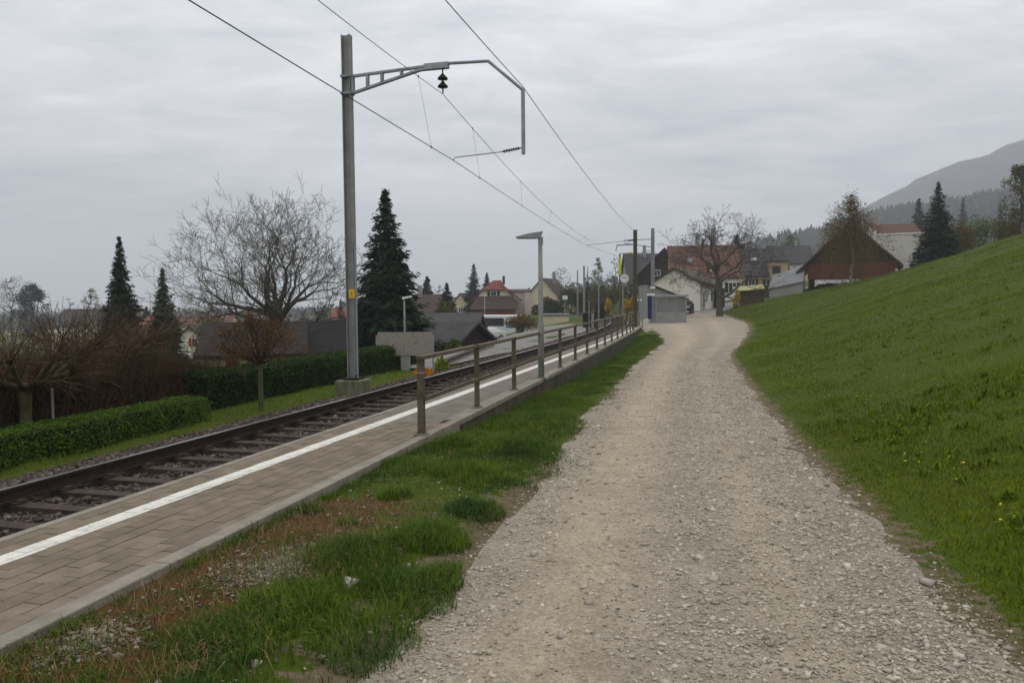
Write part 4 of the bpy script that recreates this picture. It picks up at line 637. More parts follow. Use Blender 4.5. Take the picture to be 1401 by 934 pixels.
# left side: the red roofed house with the boarded barn
x = at(676, 440, 128).x; zB = -3.2; hP = tag(empty('half_hipped_house', (x, 128, zB), 0), 'pinkish house with half-hipped red roof and orange boarded barn', 'house')
def slab(pts, m, name, th=.14):
    v = [Vector(p) for p in pts]; nn = (v[1]-v[0]).cross(v[2]-v[0]).normalized()*th; k = len(v); return MB().add(v+[p+nn for p in v], [tuple(range(k))[::-1], tuple(range(k, 2*k))]+[(i, (i+1) % k, (i+1) % k+k, i+k) for i in range(k)]).build(name, m, hP)
MB().box((-.1, 4.5, 1.3), (7.4, 8, 4.6)).build('barn_wall', MAT['orangewood'], hP)
slab([(-4.1, -.3, 3.55), (3.9, -.3, 3.55), (3.2, 2.2, 5.75), (-2.95, 2.2, 5.75)], MAT['brownroof'], 'lower_roof')
MB().prism([(-2.9, 5.6), (3.2, 5.6), (1.75, 7.0), (-1.75, 7.0)], 2.35, 9).build('gable_wall', MAT['cream'], hP)
slab([(-2.05, 1.9, 6.85), (2.0, 1.9, 6.85), (1.2, 3.9, 8.45), (-.1, 3.9, 8.45)], MAT['tileb'], 'half_hip')
slab([(.55, 3.8, 8.45), (1.75, 1.8, 7.3), (4.7, 1.6, 5.0), (4.7, 9.6, 5.0), (.55, 9.6, 8.45)], MAT['tileb'], 'roof', .16)
slab([(.4, 9.6, 8.4), (-4.3, 9.6, 4.6), (-4.3, 2.5, 4.6), (-1.9, 2.0, 6.9), (-.1, 3.9, 8.4)], MAT['tileb'], 'roof', .16)
MB().box((1.6, 6, 8.6), (.42, .42, 1.5)).build('chimney', MAT['darkwood'], hP)
q = MB().box((-.1, 2.31, 6.25), (1.1, .08, .85)).build('window', MAT['white'], hP); MB().box((-.1, 2.26, 6.25), (.9, .03, .7)).build('pane', MAT['glass'], q)
for sx in (-.93, .73): MB().box((sx, 2.30, 6.25), (.45, .05, .85)).build('shutter', gsh, q)
x = at(710, 430, 137).x; hQ = house('pink_annex', 'pink annex with nearly flat roof right of the red half-hip', (x, 138, -3.0), math.radians(6), 4.2, 6, 6.3, .5, MAT['pink'], MAT['brownroof'], 'x', .15, [('f', .2, 1.8, .8, 1.0)], None, None, base=2)
MB().box((1.5, -.25, 3.0), (1.1, .5, 6.6)).build('chimney_stack', MAT['pink'], hQ)
x = at(742, 420, 150).x; house('yellow_house', 'pale yellow house with dark gable roof behind the platform lamp', (x, 150, -2.2), math.radians(-20), 6.2, 9, 5.0, 3.3, MAT['cream'], MAT['brownroof'], 'y', .4, [('f', -.2, 5.4, .9, 1.1), ('f', -1.3, 2.8, .9, 1.1), ('f', 1.3, 2.8, .9, 1.1)], None, (1.2, 4, .5, 1.5), base=2)
x = at(758, 437, 84).x; g = gz(x, 84); hG = tag(empty('flat_garage', (x, 83, -1.95), math.radians(-4)), 'low cream garage with flat grey roof beside the side road', 'garage'); MB().box((0, 3, .95), (3.1, 6, 2.3)).build('wall', MAT['cream'], hG); MB().box((0, 3, 2.16), (3.3, 6.3, .12)).build('roof', MAT['greyroof'], hG)
# bus
x = at(686, 440, 96).x; bu = tag(empty('parked_bus', (x, 97, -2.9), math.radians(-36)), 'white bus with dark windows and blue panel before the orange barn', 'bus')
MB().box((0, 0, 1.65), (6.6, 2.4, 2.5)).build('body', MAT['white'], bu, bevel=.12); MB().box((-.9, -1.2, 2.05), (4.3, .05, 1.0)).build('window_band', MAT['glass'], bu); MB().box((3.3, .0, 2.1), (.05, 2.0, 1.1)).build('rear_window', MAT['glass'], bu); MB().box((3.31, 0, 1.3), (.06, 2.1, .5)).build('blue_panel', MAT['skyblue'], bu); MB().box((2.25, -1.21, 1.75), (1.3, .05, .8)).build('blue_panel_or_wall_shade', MAT['skyblue'], bu)
for sx in (-2.1, 2.1):
    for sy in (-1.05, 1.05): MB().tube([(sx, sy-.13, .45), (sx, sy+.13, .45)], .45, 16).build('wheel', MAT['black'], bu)
x = at(668, 443, 88).x; car('small_car', 'small white car half hidden by bushes left of the bus', (x, 88, gz(x, 88)), math.radians(35), MAT['white'])
# dark roofs below the line
def lowhouse(name, label, pxa, pxb, yr, ye, Y, wallm, roofm, ridge, rz=0, dep=8, **k):
    xa, xb = at(pxa, ye, Y).x, at(pxb, ye, Y).x; x = (xa+xb)/2; ze = at((pxa+pxb)/2, ye, Y).z; zr_ = at((pxa+pxb)/2, yr, Y+(dep/2 if ridge == 'x' else 0)).z; g = min(gz(x, Y), ze-2.2)
    return house(name, label, (x, Y, g), math.radians(rz), xb-xa, dep, ze-g, zr_-ze, wallm, roofm, ridge, .4, base=1, **k)
lowhouse('bungalow', 'brown bungalow with broad dark roof and cream wall behind the copper shrub', 285, 405, 446, 487, 30, MAT['cream'], mat('weathered_brown_roof', (.034, .026, .021), (.018, .015, .013), 2.5, .9, .4, 12), 'x', 15, 8, wins=[('f', -1.2, .7, .9, .9), ('f', .9, .7, .9, .9)])
lowhouse('long_roof_house', 'house with a wide grey roof behind the small dark gable', 545, 646, 431, 466, 60, MAT['greyp'], MAT['dark'], 'x', -4, 9, wins=[('f', 0, 1.2, 1, 1)])
lowhouse('gable_shed', 'small dark gabled shed right of the speckled board', 573, 628, 444, 468, 44, MAT['darkwood'], MAT['dark'], 'x', -24, 4.2, wins=[('f', .6, .9, .6, .6)])
lowhouse('brown_house', 'dark brown house half hidden behind the big central spruce', 538, 600, 405, 428, 84, MAT['darkwood'], MAT['brownroof'], 'x', 0, 9, chim=(0, 4, .5, 1.2))
lowhouse('distant_house', 'cream house with brown roof between the two pointed conifers', 620, 640, 402, 414, 150, MAT['cream'], MAT['brownroof'], 'y', -14, 6, wins=[('f', 0, 3, .8, .9)])
lowhouse('distant_house', 'orange-red roofed house between the two dark left spruces', 188, 214, 434, 444, 120, mat('salmon', (.30, .12, .09)), MAT['tileb'], 'x', -6, 7, wins=[('f', 0, 1.6, .9, .9)])
lowhouse('distant_house', 'white gabled house with a red shutter left of the walnut tree', 244, 275, 448, 462, 80, MAT['plaster'], MAT['brownroof'], 'y', 12, 8, wins=[('f', .5, 2.4, .6, .8, MAT['red'])])
lowhouse('distant_house', 'wide low house with red-brown roof behind the walnut trunk', 236, 310, 432, 444, 150, MAT['pink'], MAT['tile'], 'x', 3, 9, chim=(1, 4, .7, 2))
lowhouse('distant_house', 'grey-roofed house under the pale far birches', 70, 140, 424, 446, 140, MAT['plaster'], MAT['dark'], 'x', 0, 10)
lowhouse('distant_house', 'house with orange tiled roof just right of the tall mast', 455, 520, 424, 434, 110, MAT['pink'], MAT['tileb'], 'x', 8, 9)
lowhouse('bungalow', 'low dark-roofed house between the copper tree and the mast', 400, 478, 444, 492, 34, MAT['brownwood'], mat('slate_brown_roof', (.028, .026, .024), (.016, .015, .014), 2.5, .9, .4, 12), 'x', 13, 7)
lowhouse('distant_house', 'white-walled low house seen below the walnut branches', 395, 440, 438, 447, 70, MAT['plaster'], MAT['dark'], 'x', -5, 8)
# ------------------------------------------------------------------ trees
def segs_mesh(P0, P1, R0, R1, n=3):
    P0, P1 = np.asarray(P0), np.asarray(P1); R0, R1 = np.asarray(R0), np.asarray(R1); d = P1-P0; d = d/np.maximum(np.linalg.norm(d, axis=1), 1e-6)[:, None]
    a = np.where(np.abs(d[:, 2:3]) < .9, np.array([[0, 0, 1.]]), np.array([[1., 0, 0]])); u = np.cross(d, a); u /= np.linalg.norm(u, axis=1)[:, None]; v = np.cross(d, u); t = np.arange(n)*2*np.pi/n
    ring = u[:, None, :]*np.cos(t)[None, :, None]+v[:, None, :]*np.sin(t)[None, :, None]; V = np.concatenate([P0[:, None]+ring*R0[:, None, None], P1[:, None]+ring*R1[:, None, None]], 1); k = np.arange(n); k2 = (k+1) % n
    F0 = np.stack([k, k2, k2+n, k+n], -1); return V.reshape(-1, 3), (F0[None]+(np.arange(len(P0))*2*n)[:, None, None]).reshape(-1, 4)
def join(parts):
    Vs, Fs, b = [], [], 0
    for V, F_ in parts: Vs.append(V); Fs.append(F_+b); b += len(V)
    return np.concatenate(Vs), np.concatenate(Fs)
class Tree:
    def __init__(s, seed): s.r = random.Random(seed); s.seg = [[], [], []]; s.tips = []
    def grow(s, p, d, r, L_, lev, maxl, spread=.6, up=.12, ratio=.72, wob=.16, kids=(2, 3), minr=.006, side=0.5):
        R = s.r; nseg = max(2, min(5, int(L_/.35)+1)) if lev < maxl else 2; pts = [p]; rr = r
        for i in range(nseg):
            d = (d+Vector((R.gauss(0, wob), R.gauss(0, wob), R.gauss(0, wob*.8)+up*.3))).normalized(); q = p+d*(L_/nseg); r2 = max(minr, rr*(.93 if lev == 0 else .86)); s.seg[0 if lev <= 1 else (1 if lev <= 3 else 2)].append((p, q, rr, r2)); p = q; rr = r2
            if lev > 0 and lev < maxl and i < nseg-1 and R.random() < side:
                a = R.uniform(0, 6.283); sd = d.orthogonal().normalized(); sd.rotate(Matrix.Rotation(a, 3, d)); s.grow(p, (d*.65+sd*.8+Vector((0, 0, up))).normalized(), max(minr, rr*.55), L_*ratio*R.uniform(.5, .85), lev+1, maxl, spread, up, ratio, wob, kids, minr, side)
        if lev >= maxl: s.tips.append(p); return
        k = R.randint(*kids); a0 = R.uniform(0, 6.283)
        for i in range(k):
            sd = d.orthogonal().normalized(); sd.rotate(Matrix.Rotation(a0+i*6.283/k+R.gauss(0, .3), 3, d)); s.grow(p, (d+sd*spread*R.uniform(.6, 1.3)+Vector((0, 0, up))).normalized(), max(minr, rr*R.uniform(.6, .8)), L_*ratio*R.uniform(.75, 1.15), lev+1, maxl, spread, up, ratio, wob, kids, minr, side)
    def build(s, root, barkm, twigm, crown='crown'):
        for nm, ks, n_, m in (('trunk', (0,), 7, barkm), (crown, (1, 2), 3, twigm)):
            pr = []
            for k in ks:
                if s.seg[k]:
                    A = s.seg[k]; pr.append(segs_mesh([tuple(a[0]) for a in A], [tuple(a[1]) for a in A], [a[2] for a in A], [a[3] for a in A], n_ if k < 2 else 3))
            if pr: V, F_ = join(pr); link(nm, mesh_np(V, F_, n_ > 4), m, root)
def quads(P, U, W):                          # leaves: centre, half length vector, half width vector
    V = np.stack([P-U, P+W, P+U, P-W], 1); n = len(P); return V.reshape(-1, 3), np.arange(4*n).reshape(n, 4)
def leafcloud(P, size, asp=.55):
    n = len(P); u = rng.normal(size=(n, 3)); u /= np.linalg.norm(u, axis=1)[:, None]; a = rng.normal(size=(n, 3)); w_ = np.cross(u, a); w_ /= np.linalg.norm(w_, axis=1)[:, None]; s_ = (size*rng.uniform(.6, 1.35, n))[:, None]; return quads(P, u*s_, w_*s_*asp)
def top_tree(px, top, Y): P = at(px, top, Y); return P, gz(P.x, Y)
def spruce(name, label, px, top, Y, half, m, seed, gap=.0, base_z=None, thin=1.0, droop=.35, group=None, dens=1.0):
    R = np.random.default_rng(seed); P, g = top_tree(px, top, Y); g = g if base_z is None else base_z; Ht = P.z-g; o_ = tag(empty(name, (P.x, Y, g)), label, 'spruce tree', group); hw = half*1.5*Y/FPX
    MB().tube([(0, 0, -.3), (0, 0, Ht*.5), (0, 0, Ht*.99)], [Ht*.018, Ht*.011, .01], 8).build('trunk', MAT['bark'], o_, True)
    nl = int(58*dens); Ps, Us, Ws = [], [], []
    for i in range(nl):
        t = (i+.5)/nl; z = Ht*(.06+.935*t); rad = hw*((1-t)**.86+.012)*R.uniform(.74, 1.12); nb = int((11+12*(1-t))*dens)
        for b in range(nb):
            a = R.uniform(0, 6.283); L_ = rad*R.uniform(.6, 1.13); ca, sa = math.cos(a), math.sin(a); ns = max(4, int(26*L_/hw*dens)); q = ((np.arange(ns)+R.random(ns)*.8)/ns)**.62; rise = .18*(t-.3)
            x_ = L_*q; zz = z+L_*(rise*q*2-droop*q**1.6+.18*q**4)+R.normal(0, .02*hw, ns); la = R.normal(0, .11*hw*(.5+q)*(1-.8*t), ns)
            Ps.append(np.stack([ca*x_-sa*la, sa*x_+ca*la, zz], -1)); le = hw*.105*(1-.62*t)*(.7+.5*R.random(ns))*thin; dr_ = np.stack([ca+R.normal(0, .4, ns), sa+R.normal(0, .4, ns), -.35+R.normal(0, .3, ns)], -1); dr_ /= np.linalg.norm(dr_, axis=1)[:, None]
            Us.append(dr_*le[:, None]); sdv = np.stack([-sa+R.normal(0, .3, ns), ca+R.normal(0, .3, ns), R.normal(0, .35, ns)], -1); Ws.append(sdv*(le*.42)[:, None])
    V, F_ = quads(np.concatenate(Ps), np.concatenate(Us), np.concatenate(Ws)); link('crown', mesh_np(V, F_), m, o_); return o_
spruce('spruce_tree', 'tall dark spruce right of the big line mast', 527, 259, 42, 52, MAT['needle'], 1, base_z=-3.2, dens=1.3)
spruce('spruce_tree', 'taller of the two slim dark spruces at the left', 163, 323, 48, 27, MAT['needle'], 2, base_z=-3.6, thin=1.3, dens=1.2)
spruce('spruce_tree', 'shorter slim spruce nearer the walnut tree', 222, 366, 46, 25, MAT['needle'], 3, base_z=-3.4, thin=1.4)
spruce('spruce_tree', 'dark spruce on the meadow skyline beside the flat-roofed house', 1284, 249, 74, 27, MAT['needle'], 4, droop=.2, base_z=3.4)
spruce('spruce_tree', 'tall rounded spruce behind the red half-hipped roof', 648, 361, 150, 15, MAT['needleb'], 5, thin=1.6, dens=.8)
spruce('spruce_tree', 'shorter spruce touching the red half-hipped roof', 666, 373, 148, 13, MAT['needleb'], 6, thin=1.7, dens=.8)
spruce('spruce_tree', 'pointed conifer above the dark gabled shed', 611, 387, 84, 20, MAT['needled'], 7, thin=1.5, dens=.8)
spruce('spruce_tree', 'hazy conifer just right of the big central spruce', 584, 378, 110, 22, MAT['needleb'], 8, thin=1.6, dens=.8)
spruce('spruce_tree', 'slim dark column conifer between the far poles', 804, 364, 130, 5, MAT['needled'], 9, thin=1.8, dens=.7)
spruce('spruce_tree', 'small conifer left of the red farmhouse roof', 909, 341, 150, 7, MAT['needleb'], 10, thin=1.8, dens=.7)
spruce('spruce_tree', 'dark conifer behind the right end of the red farmhouse roof', 1008, 321, 135, 22, MAT['needled'], 11, thin=1.5, dens=.8)
spruce('spruce_tree', 'dark conifer behind the spruce on the skyline', 1257, 271, 170, 17, MAT['needleb'], 12, thin=1.6, dens=.8)
spruce('spruce_tree', 'small round-topped conifer between the two left spruces', 200, 419, 130, 14, MAT['needleb'], 13, thin=1.8, dens=.7)
spruce('spruce_tree', 'dark conifer just left of the taller left spruce', 142, 416, 125, 12, MAT['needleb'], 14, thin=1.8, dens=.7)
spruce('spruce_tree', 'dark conifer top on the wooded slope right of the skyline spruce', 1318, 270, 190, 13, MAT['needleb'], 15, thin=1.7, dens=.7)
spruce('spruce_tree', 'small conifer beside the orange roof near the mast', 466, 408, 100, 10, MAT['needled'], 16, thin=1.7, dens=.7)
# walnut: short trunk, spreading round crown
P, g = top_tree(372, 250, 40); wt = tag(empty('walnut_tree', (P.x, 40, g)), 'large bare walnut tree with round spreading crown left of the mast', 'bare tree'); T = Tree(5); Ht = P.z-g
T.seg[0] += [(Vector((0, 0, -.3)), Vector((.05, 0, 1.6)), .40, .33), (Vector((.05, 0, 1.6)), Vector((0, 0, Ht*.34)), .33, .29)]; tp_ = Vector((0, 0, Ht*.34))
for a, el, L_, r_ in ((0.1, .35, 2.2, .15), (.9, .75, 2.2, .15), (1.9, .55, 2.1, .14), (2.9, .42, 2.3, .16), (3.5, .85, 2.2, .15), (4.3, .6, 2.0, .14), (5.3, .5, 2.1, .14), (2.4, 1.2, 2.3, .17), (0.3, 1.15, 2.2, .15), (3.3, .12, 2.1, .12), (6.1, .1, 2.2, .12), (1.2, 1.35, 2.5, .17), (4.6, 1.25, 2.4, .16), (5.9, .9, 2.3, .14), (2.9, .95, 2.3, .14)):
    T.grow(tp_-Vector((0, 0, .35*(1-el/1.3))), Vector((math.cos(a)*math.cos(el), math.sin(a)*math.cos(el), math.sin(el))), r_, L_*Ht/9.6, 1, 6, .60, .12, .71, .24, (2, 3), .0075, .44)
T.build(wt, MAT['barkg'], mat('walnut_twig', (.13, .118, .085), (.085, .075, .055), 2, .95, island=.25))
# spreading bare tree by the road
P, g = top_tree(982, 283, 68); ct = tag(empty('chestnut_tree', (P.x+.2, 68, g)), 'broad bare tree with low spreading limbs before the red farmhouse', 'bare tree'); T = Tree(11); Ht = P.z-g
T.seg[0] += [(Vector((0, 0, -.3)), Vector((0, 0, 1.2)), .36, .29), (Vector((0, 0, 1.2)), Vector((-.1, 0, 2.6)), .29, .25), (Vector((-.1, 0, 2.6)), Vector((-.35, 0, 4.6)), .23, .17)]
for p_, a, el, L_, r_ in (((-.35, 0, 4.5), 1.5, 1.35, 1.9, .15), ((-.35, 0, 4.4), .3, .9, 1.9, .13), ((-.3, 0, 4.2), 2.8, .75, 1.8, .13), ((-.25, 0, 3.7), 3.3, .45, 2.0, .12), ((-.2, 0, 3.3), 0.1, .55, 2.2, .13), ((-.1, 0, 2.6), 3.25, .35, 2.2, .13), ((0, 0, 1.7), 6.2, .42, 2.6, .17), ((-.3, 0, 4.0), 4.6, .7, 1.8, .12), ((-.3, 0, 3.9), 1.6, .6, 1.9, .12), ((-.1, 0, 3.0), 5.6, .5, 1.8, .11)):
    T.grow(Vector(p_), Vector((math.cos(a)*math.cos(el), math.sin(a)*math.cos(el), math.sin(el))), r_, L_*Ht/8.3, 1, 6, .62, .05, .69, .2, (2, 3), .011, .42)
T.build(ct, MAT['barkg'], mat('chestnut_twig', (.105, .092, .068), (.07, .06, .045), 2, .95, island=.25))
# birch in brown young leaf
def leafy(name, label, px, top, Y, half, barkm, leafm, seed, nleaf=5000, size=.1, shape='oval', low=.12, base_z=None, cat='tree', lev=4, group=None, twm=None, weep=0.0):
    R = np.random.default_rng(seed); P, g = top_tree(px, top, Y); g = g if base_z is None else base_z; Ht = P.z-g; hw = half*Y/FPX; o_ = tag(empty(name, (P.x, Y, g)), label, cat, group); T = Tree(seed); T.seg[0].append((Vector((0, 0, -.2)), Vector((0, 0, Ht*low)), Ht*.022, Ht*.018)); p = Vector((0, 0, Ht*low)); k = 9; prev = p; tips = []
    for i in range(k):
        q = Vector((random.Random(seed*31+i).gauss(0, hw*.05), 0, Ht*(low+(.97-low)*(i+1)/k))); T.seg[0].append((prev, q, Ht*.018*(1-i/k)+.006, Ht*.018*(1-(i+1)/k)+.006)); prev = q; t = (i+1)/k; pr = math.sin(math.pi*min(1, .18+.78*t))**.8 if shape == 'oval' else (1-t)**.8
        for b in range(4): a = T.r.uniform(0, 6.283); T.grow(q, Vector((math.cos(a), math.sin(a), .55)).normalized(), Ht*.006, hw*pr*.62+.08, 2, lev, .6, .1-weep*.2, .66, .2, (2, 3), .004*Ht**.5, .3)
    T.build(o_, barkm, twm or MAT['twig'], 'branches')
    if nleaf:
        tp = np.array([tuple(q) for q in T.tips]); c_ = tp[R.integers(0, len(tp), nleaf)]+R.normal(0, hw*.10, (nleaf, 3)); c_[:, 2] -= np.abs(R.normal(0, weep*hw, nleaf)); V, F_ = leafcloud(c_, size); link('crown', mesh_np(V, F_), leafm, o_)
    return o_
leafy('birch_tree', 'bronze-leaved birch with pale trunk in front of the red barn', 1166, 264, 70, 47, MAT['birchbark'], MAT['birchl'], 21, 17000, .065, 'cone', .16, cat='birch tree', lev=5, weep=.75)
leafy('bare_tree', 'bare rounded tree on the hedge bank left of the far poles', 768, 369, 150, 20, MAT['bark'], None, 22, 0, .1, cat='bare tree', twm=MAT['twigf'])
leafy('larch_tree', 'pale green larch tree rising behind the far poles', 818, 354, 140, 12, MAT['bark'], MAT['spring'], 23, 1600, .11, 'cone', .1, cat='larch tree', twm=MAT['twigy'])
leafy('larch_tree', 'bare larch with level branches beside the far yellow-sleeved mast', 841, 348, 145, 16, MAT['bark'], None, 24, 0, .1, 'cone', .1, cat='larch tree', twm=MAT['twigf'])
leafy('bare_tree', 'twiggy larch-like tree right of the yellow-sleeved mast', 858, 345, 140, 14, MAT['bark'], None, 25, 0, .1, 'cone', .1, cat='bare tree', twm=MAT['twigf'])
leafy('bare_tree', 'hazy bare tree clump at the far left edge', 14, 384, 190, 34, MAT['bark'], None, 26, 0, .2, cat='bare tree', lev=5, twm=MAT['twigf'])
leafy('broadleaf_tree', 'dense grey hazy tree right of the far left clump', 42, 393, 180, 20, MAT['bark'], mat('ivy_leaves', (.035, .04, .032), (.025, .03, .024), .3, 1, island=.2), 27, 5000, .22, cat='tree', twm=MAT['twigf'])
leafy('birch_tree', 'pale thin birch above the bare hedge', 124, 396, 120, 14, MAT['birchbark'], mat('pale_birch', (.20, .19, .12), (.15, .14, .09), .5, .9, island=.3), 28, 1800, .10, cat='birch tree', twm=MAT['twigy'], weep=.2)
leafy('birch_tree', 'smaller pale birch left of the thin one', 94, 408, 125, 10, MAT['birchbark'], None, 29, 0, .10, cat='birch tree', twm=MAT['twigy'])
leafy('bare_tree', 'bare tree behind the hazy conifer', 600, 392, 125, 16, MAT['bark'], None, 30, 0, cat='bare tree', twm=MAT['twigf'])
leafy('broadleaf_tree', 'budding olive tree on the right frame edge above the meadow', 1398, 232, 80, 22, MAT['bark'], MAT['olive'], 31, 5000, .10, cat='tree', lev=5)
leafy('broadleaf_tree', 'pale green tree right of the ochre roof ridge', 1082, 325, 190, 14, MAT['bark'], MAT['spring'], 32, 1800, .22, cat='tree', twm=MAT['twigf'])
# bushes
def bush(name, label, px, top, bot, Y, half, m, seed, nl=2500, size=.08, depth=None, cat='bush', stem=None, group=None, zb=None):
    R = np.random.default_rng(seed); P = at(px, top, Y); g = gz(P.x, Y) if zb is None else zb; g = min(g, P.z-.4); Ht = P.z-g; hw = half*Y/FPX; dp = depth or hw; o_ = tag(empty(name, (P.x, Y, g)), label, cat, group); nb = 9
    cs = np.stack([R.uniform(-.7, .7, nb)*hw, R.uniform(-.6, .6, nb)*dp, R.uniform(.25, .72, nb)*Ht], -1); rs = np.stack([R.uniform(.3, .5, nb)*hw, R.uniform(.3, .5, nb)*dp, R.uniform(.26, .34, nb)*Ht], -1); cs[0] = (0, 0, Ht*.68); rs[0, 2] = Ht*.32
    k = R.integers(0, nb, nl); d = R.normal(size=(nl, 3)); d /= np.linalg.norm(d, axis=1)[:, None]; q = cs[k]+d*rs[k]*(R.random(nl)**.35)[:, None]; q[:, 2] = np.maximum(q[:, 2], .02); V, F_ = leafcloud(q, size); T = MB(); link('crown', mesh_np(V, F_), m, o_)
    for i in range(nb): T.tube([(cs[i, 0]*.2, cs[i, 1]*.2, -.1), tuple(cs[i]*np.array([.7, .7, .6])), tuple(cs[i])], [.03*Ht**.5, .02*Ht**.5, .008], 5)
    T.build('stem', stem or MAT['bark'], o_); return o_
for a in (('olive shrub on the bank left of the far poles', 782, 394, 425, 125, 22, 'bushd'), ('dark hedge-like shrub behind the tilted white sign', 752, 408, 428, 110, 24, 'bushd'), ('broad olive thicket behind the far poles', 828, 388, 425, 118, 24, 'olive'), ('tall olive thicket left of the far station masts', 860, 384, 428, 112, 20, 'olive'), ('brownish thicket right of the bare rounded tree', 800, 387, 425, 135, 26, 'bushd'), ('olive thicket behind the timetable board', 882, 392, 432, 92, 14, 'olive'), ('dark evergreen shrub at the foot of the olive thicket', 824, 414, 430, 92, 9, 'bushd')):
    bush('thicket', a[0], a[1], a[2], a[3], a[4], a[5], MAT[a[6]], a[1], 3500, .13, None, 'shrub')
bush('forsythia', 'yellow forsythia left of the station clock', 832, 407, 428, 86, 6, MAT['fors'], 41, 700, .08, None, 'forsythia', zb=.2); bush('forsythia', 'tall yellow forsythia just right of the station clock', 858, 407, 432, 84, 5, MAT['fors'], 42, 900, .08, None, 'forsythia', zb=.0); bush('forsythia', 'yellow forsythia behind the olive line mast', 868, 402, 416, 82, 6, MAT['fors'], 43, 900, .08, None, 'forsythia', zb=.6); bush('forsythia', 'yellow forsythia beside the wood shed', 1008, 395, 420, 80, 6, MAT['fors'], 44, 1100, .07, None, 'forsythia')
for a in (('brownish shrub in front of the bus', 715, 428, 455, 68, 24, 'twigleaf'), ('green shrub left of the white car', 656, 436, 455, 78, 12, 'olive'), ('light green shrub right of the dark gabled shed', 620, 463, 480, 36, 11, 'spring'), ('pale shrub before the yellow house', 742, 404, 425, 120, 11, 'olive'), ('green bush between the hazy conifers', 605, 408, 430, 76, 20, 'olive'), ('yellow flowering shrub behind the railing start', 604, 486, 500, 23.2, 8, 'fors2')):
    m_ = {'twigleaf': MAT['birchl'], 'fors2': mat('yellow_bloom', (.30, .28, .02), (.12, .18, .02), 3, .8, island=.4)}.get(a[6]) or MAT[a[6]]; bush('shrub', a[0], a[1], a[2], a[3], a[4], a[5], m_, a[1]+3, 1700, .0013*a[4]+.02, None, 'shrub')
for a in (('pale green blossoming shrub right of the skyline spruce', 1335, 288, 340, 84, 26, 'spring'), ('brown budding shrub between the skyline shrubs', 1316, 300, 345, 78, 18, 'birchl'), ('bright green shrub on the right skyline', 1368, 290, 335, 86, 22, 'olive'), ('olive shrub under the frame-edge tree', 1392, 285, 330, 84, 16, 'birchl')):
    bush('shrub', a[0], a[1], a[2], a[3], a[4], a[5], MAT[a[6]], a[1]+5, 3200, .09, None, 'shrub')
for a in (('olive bare shrub mass left of the walnut trunk', 285, 405, 450, 50, 34, 'twigy'), ('brown shrub below the right walnut branches', 440, 408, 450, 46, 26, 'bushd'), ('reddish low shrubs between the bungalows', 415, 425, 460, 38, 20, 'dead'), ('dark garden shrub in front of the bungalow', 318, 470, 500, 22, 20, 'dead'), ('brown shrub above the tall leafless hedge', 190, 436, 480, 20, 46, 'twigr'), ('reddish bare shrub behind the pollard crowns', 95, 440, 490, 18, 44, 'twigr')):
    bush('garden_shrub', a[0], a[1], a[2], a[3], a[4], a[5], MAT[a[6]], a[1]+7, 4200, .0010*a[4]+.006, None, 'shrub')
# ------------------------------------------------------------------ hedges along the line
def hedge(name, label, sA, sB, o, wd, hgt, m, nl, size, seed, wob=.06, hf=None, corem=None):
    R = np.random.default_rng(seed); xm, ym, _ = TF(np.array([sA]), o); g0 = gz(xm[0], ym[0]); h = tag(empty(name, (xm[0], ym[0], g0)), label, 'hedge'); hf = hf or (lambda t: 1+0*t)
    f = R.random(nl); s_ = sA+R.random(nl)*(sB-sA); t = (s_-sA)/(sB-sA); u = R.uniform(-.5, .5, nl); v = R.random(nl); side = f < .45; end = f > .93
    u = np.where(side, np.where(R.random(nl) < .8, .5, -.5), u); v = np.where(side | end, v, 1.0); s_ = np.where(end, np.where(R.random(nl) < .5, sA, sB), s_); hh = hgt*hf(t)
    rd = 1-.10*(v > .85)*np.abs(u)*2; x, y, _ = TF(s_+R.normal(0, .02, nl), o+u*wd*rd); zz = ground(x, y, False)+v*hh*(1-.12*(np.abs(u)*2)**4); bmp = (fbm(s_*1.0+zz*2, zz*3+u, 2.2)-.5)*wob*2
    q = np.stack([x+R.normal(0, wob*.5, nl)+bmp*np.sign(u)*(side), y+R.normal(0, wob*.5, nl), zz+np.where(side, 0, bmp)+R.normal(0, wob*.4, nl)], -1); V, F_ = leafcloud(q, size); lo = link('leaves', mesh_np(V-np.array([xm[0], ym[0], g0]), F_), m, h)
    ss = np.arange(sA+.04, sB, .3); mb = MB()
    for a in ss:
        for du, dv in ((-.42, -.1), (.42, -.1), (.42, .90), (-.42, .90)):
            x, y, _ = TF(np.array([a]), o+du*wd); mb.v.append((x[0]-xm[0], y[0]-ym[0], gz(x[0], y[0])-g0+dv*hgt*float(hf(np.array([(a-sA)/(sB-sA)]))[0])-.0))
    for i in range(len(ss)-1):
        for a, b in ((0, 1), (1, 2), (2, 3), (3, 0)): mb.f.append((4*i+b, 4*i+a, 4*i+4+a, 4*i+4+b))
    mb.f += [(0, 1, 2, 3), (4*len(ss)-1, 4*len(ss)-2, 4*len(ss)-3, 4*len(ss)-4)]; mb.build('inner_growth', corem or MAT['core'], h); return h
SY = lambda Y: float(S_of_Y(Y))
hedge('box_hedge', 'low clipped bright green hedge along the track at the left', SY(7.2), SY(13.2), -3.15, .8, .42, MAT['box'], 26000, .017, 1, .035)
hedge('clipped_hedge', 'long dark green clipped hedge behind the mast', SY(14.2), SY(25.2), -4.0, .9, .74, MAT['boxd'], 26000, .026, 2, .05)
bh = hedge('hornbeam_hedge', 'tall brown leafless hedge behind the low green hedge', SY(8.0), SY(15.2), -4.75, 1.1, 1.15, MAT['twigr'], 9000, .024, 3, .10, lambda t: 1-.35*t)
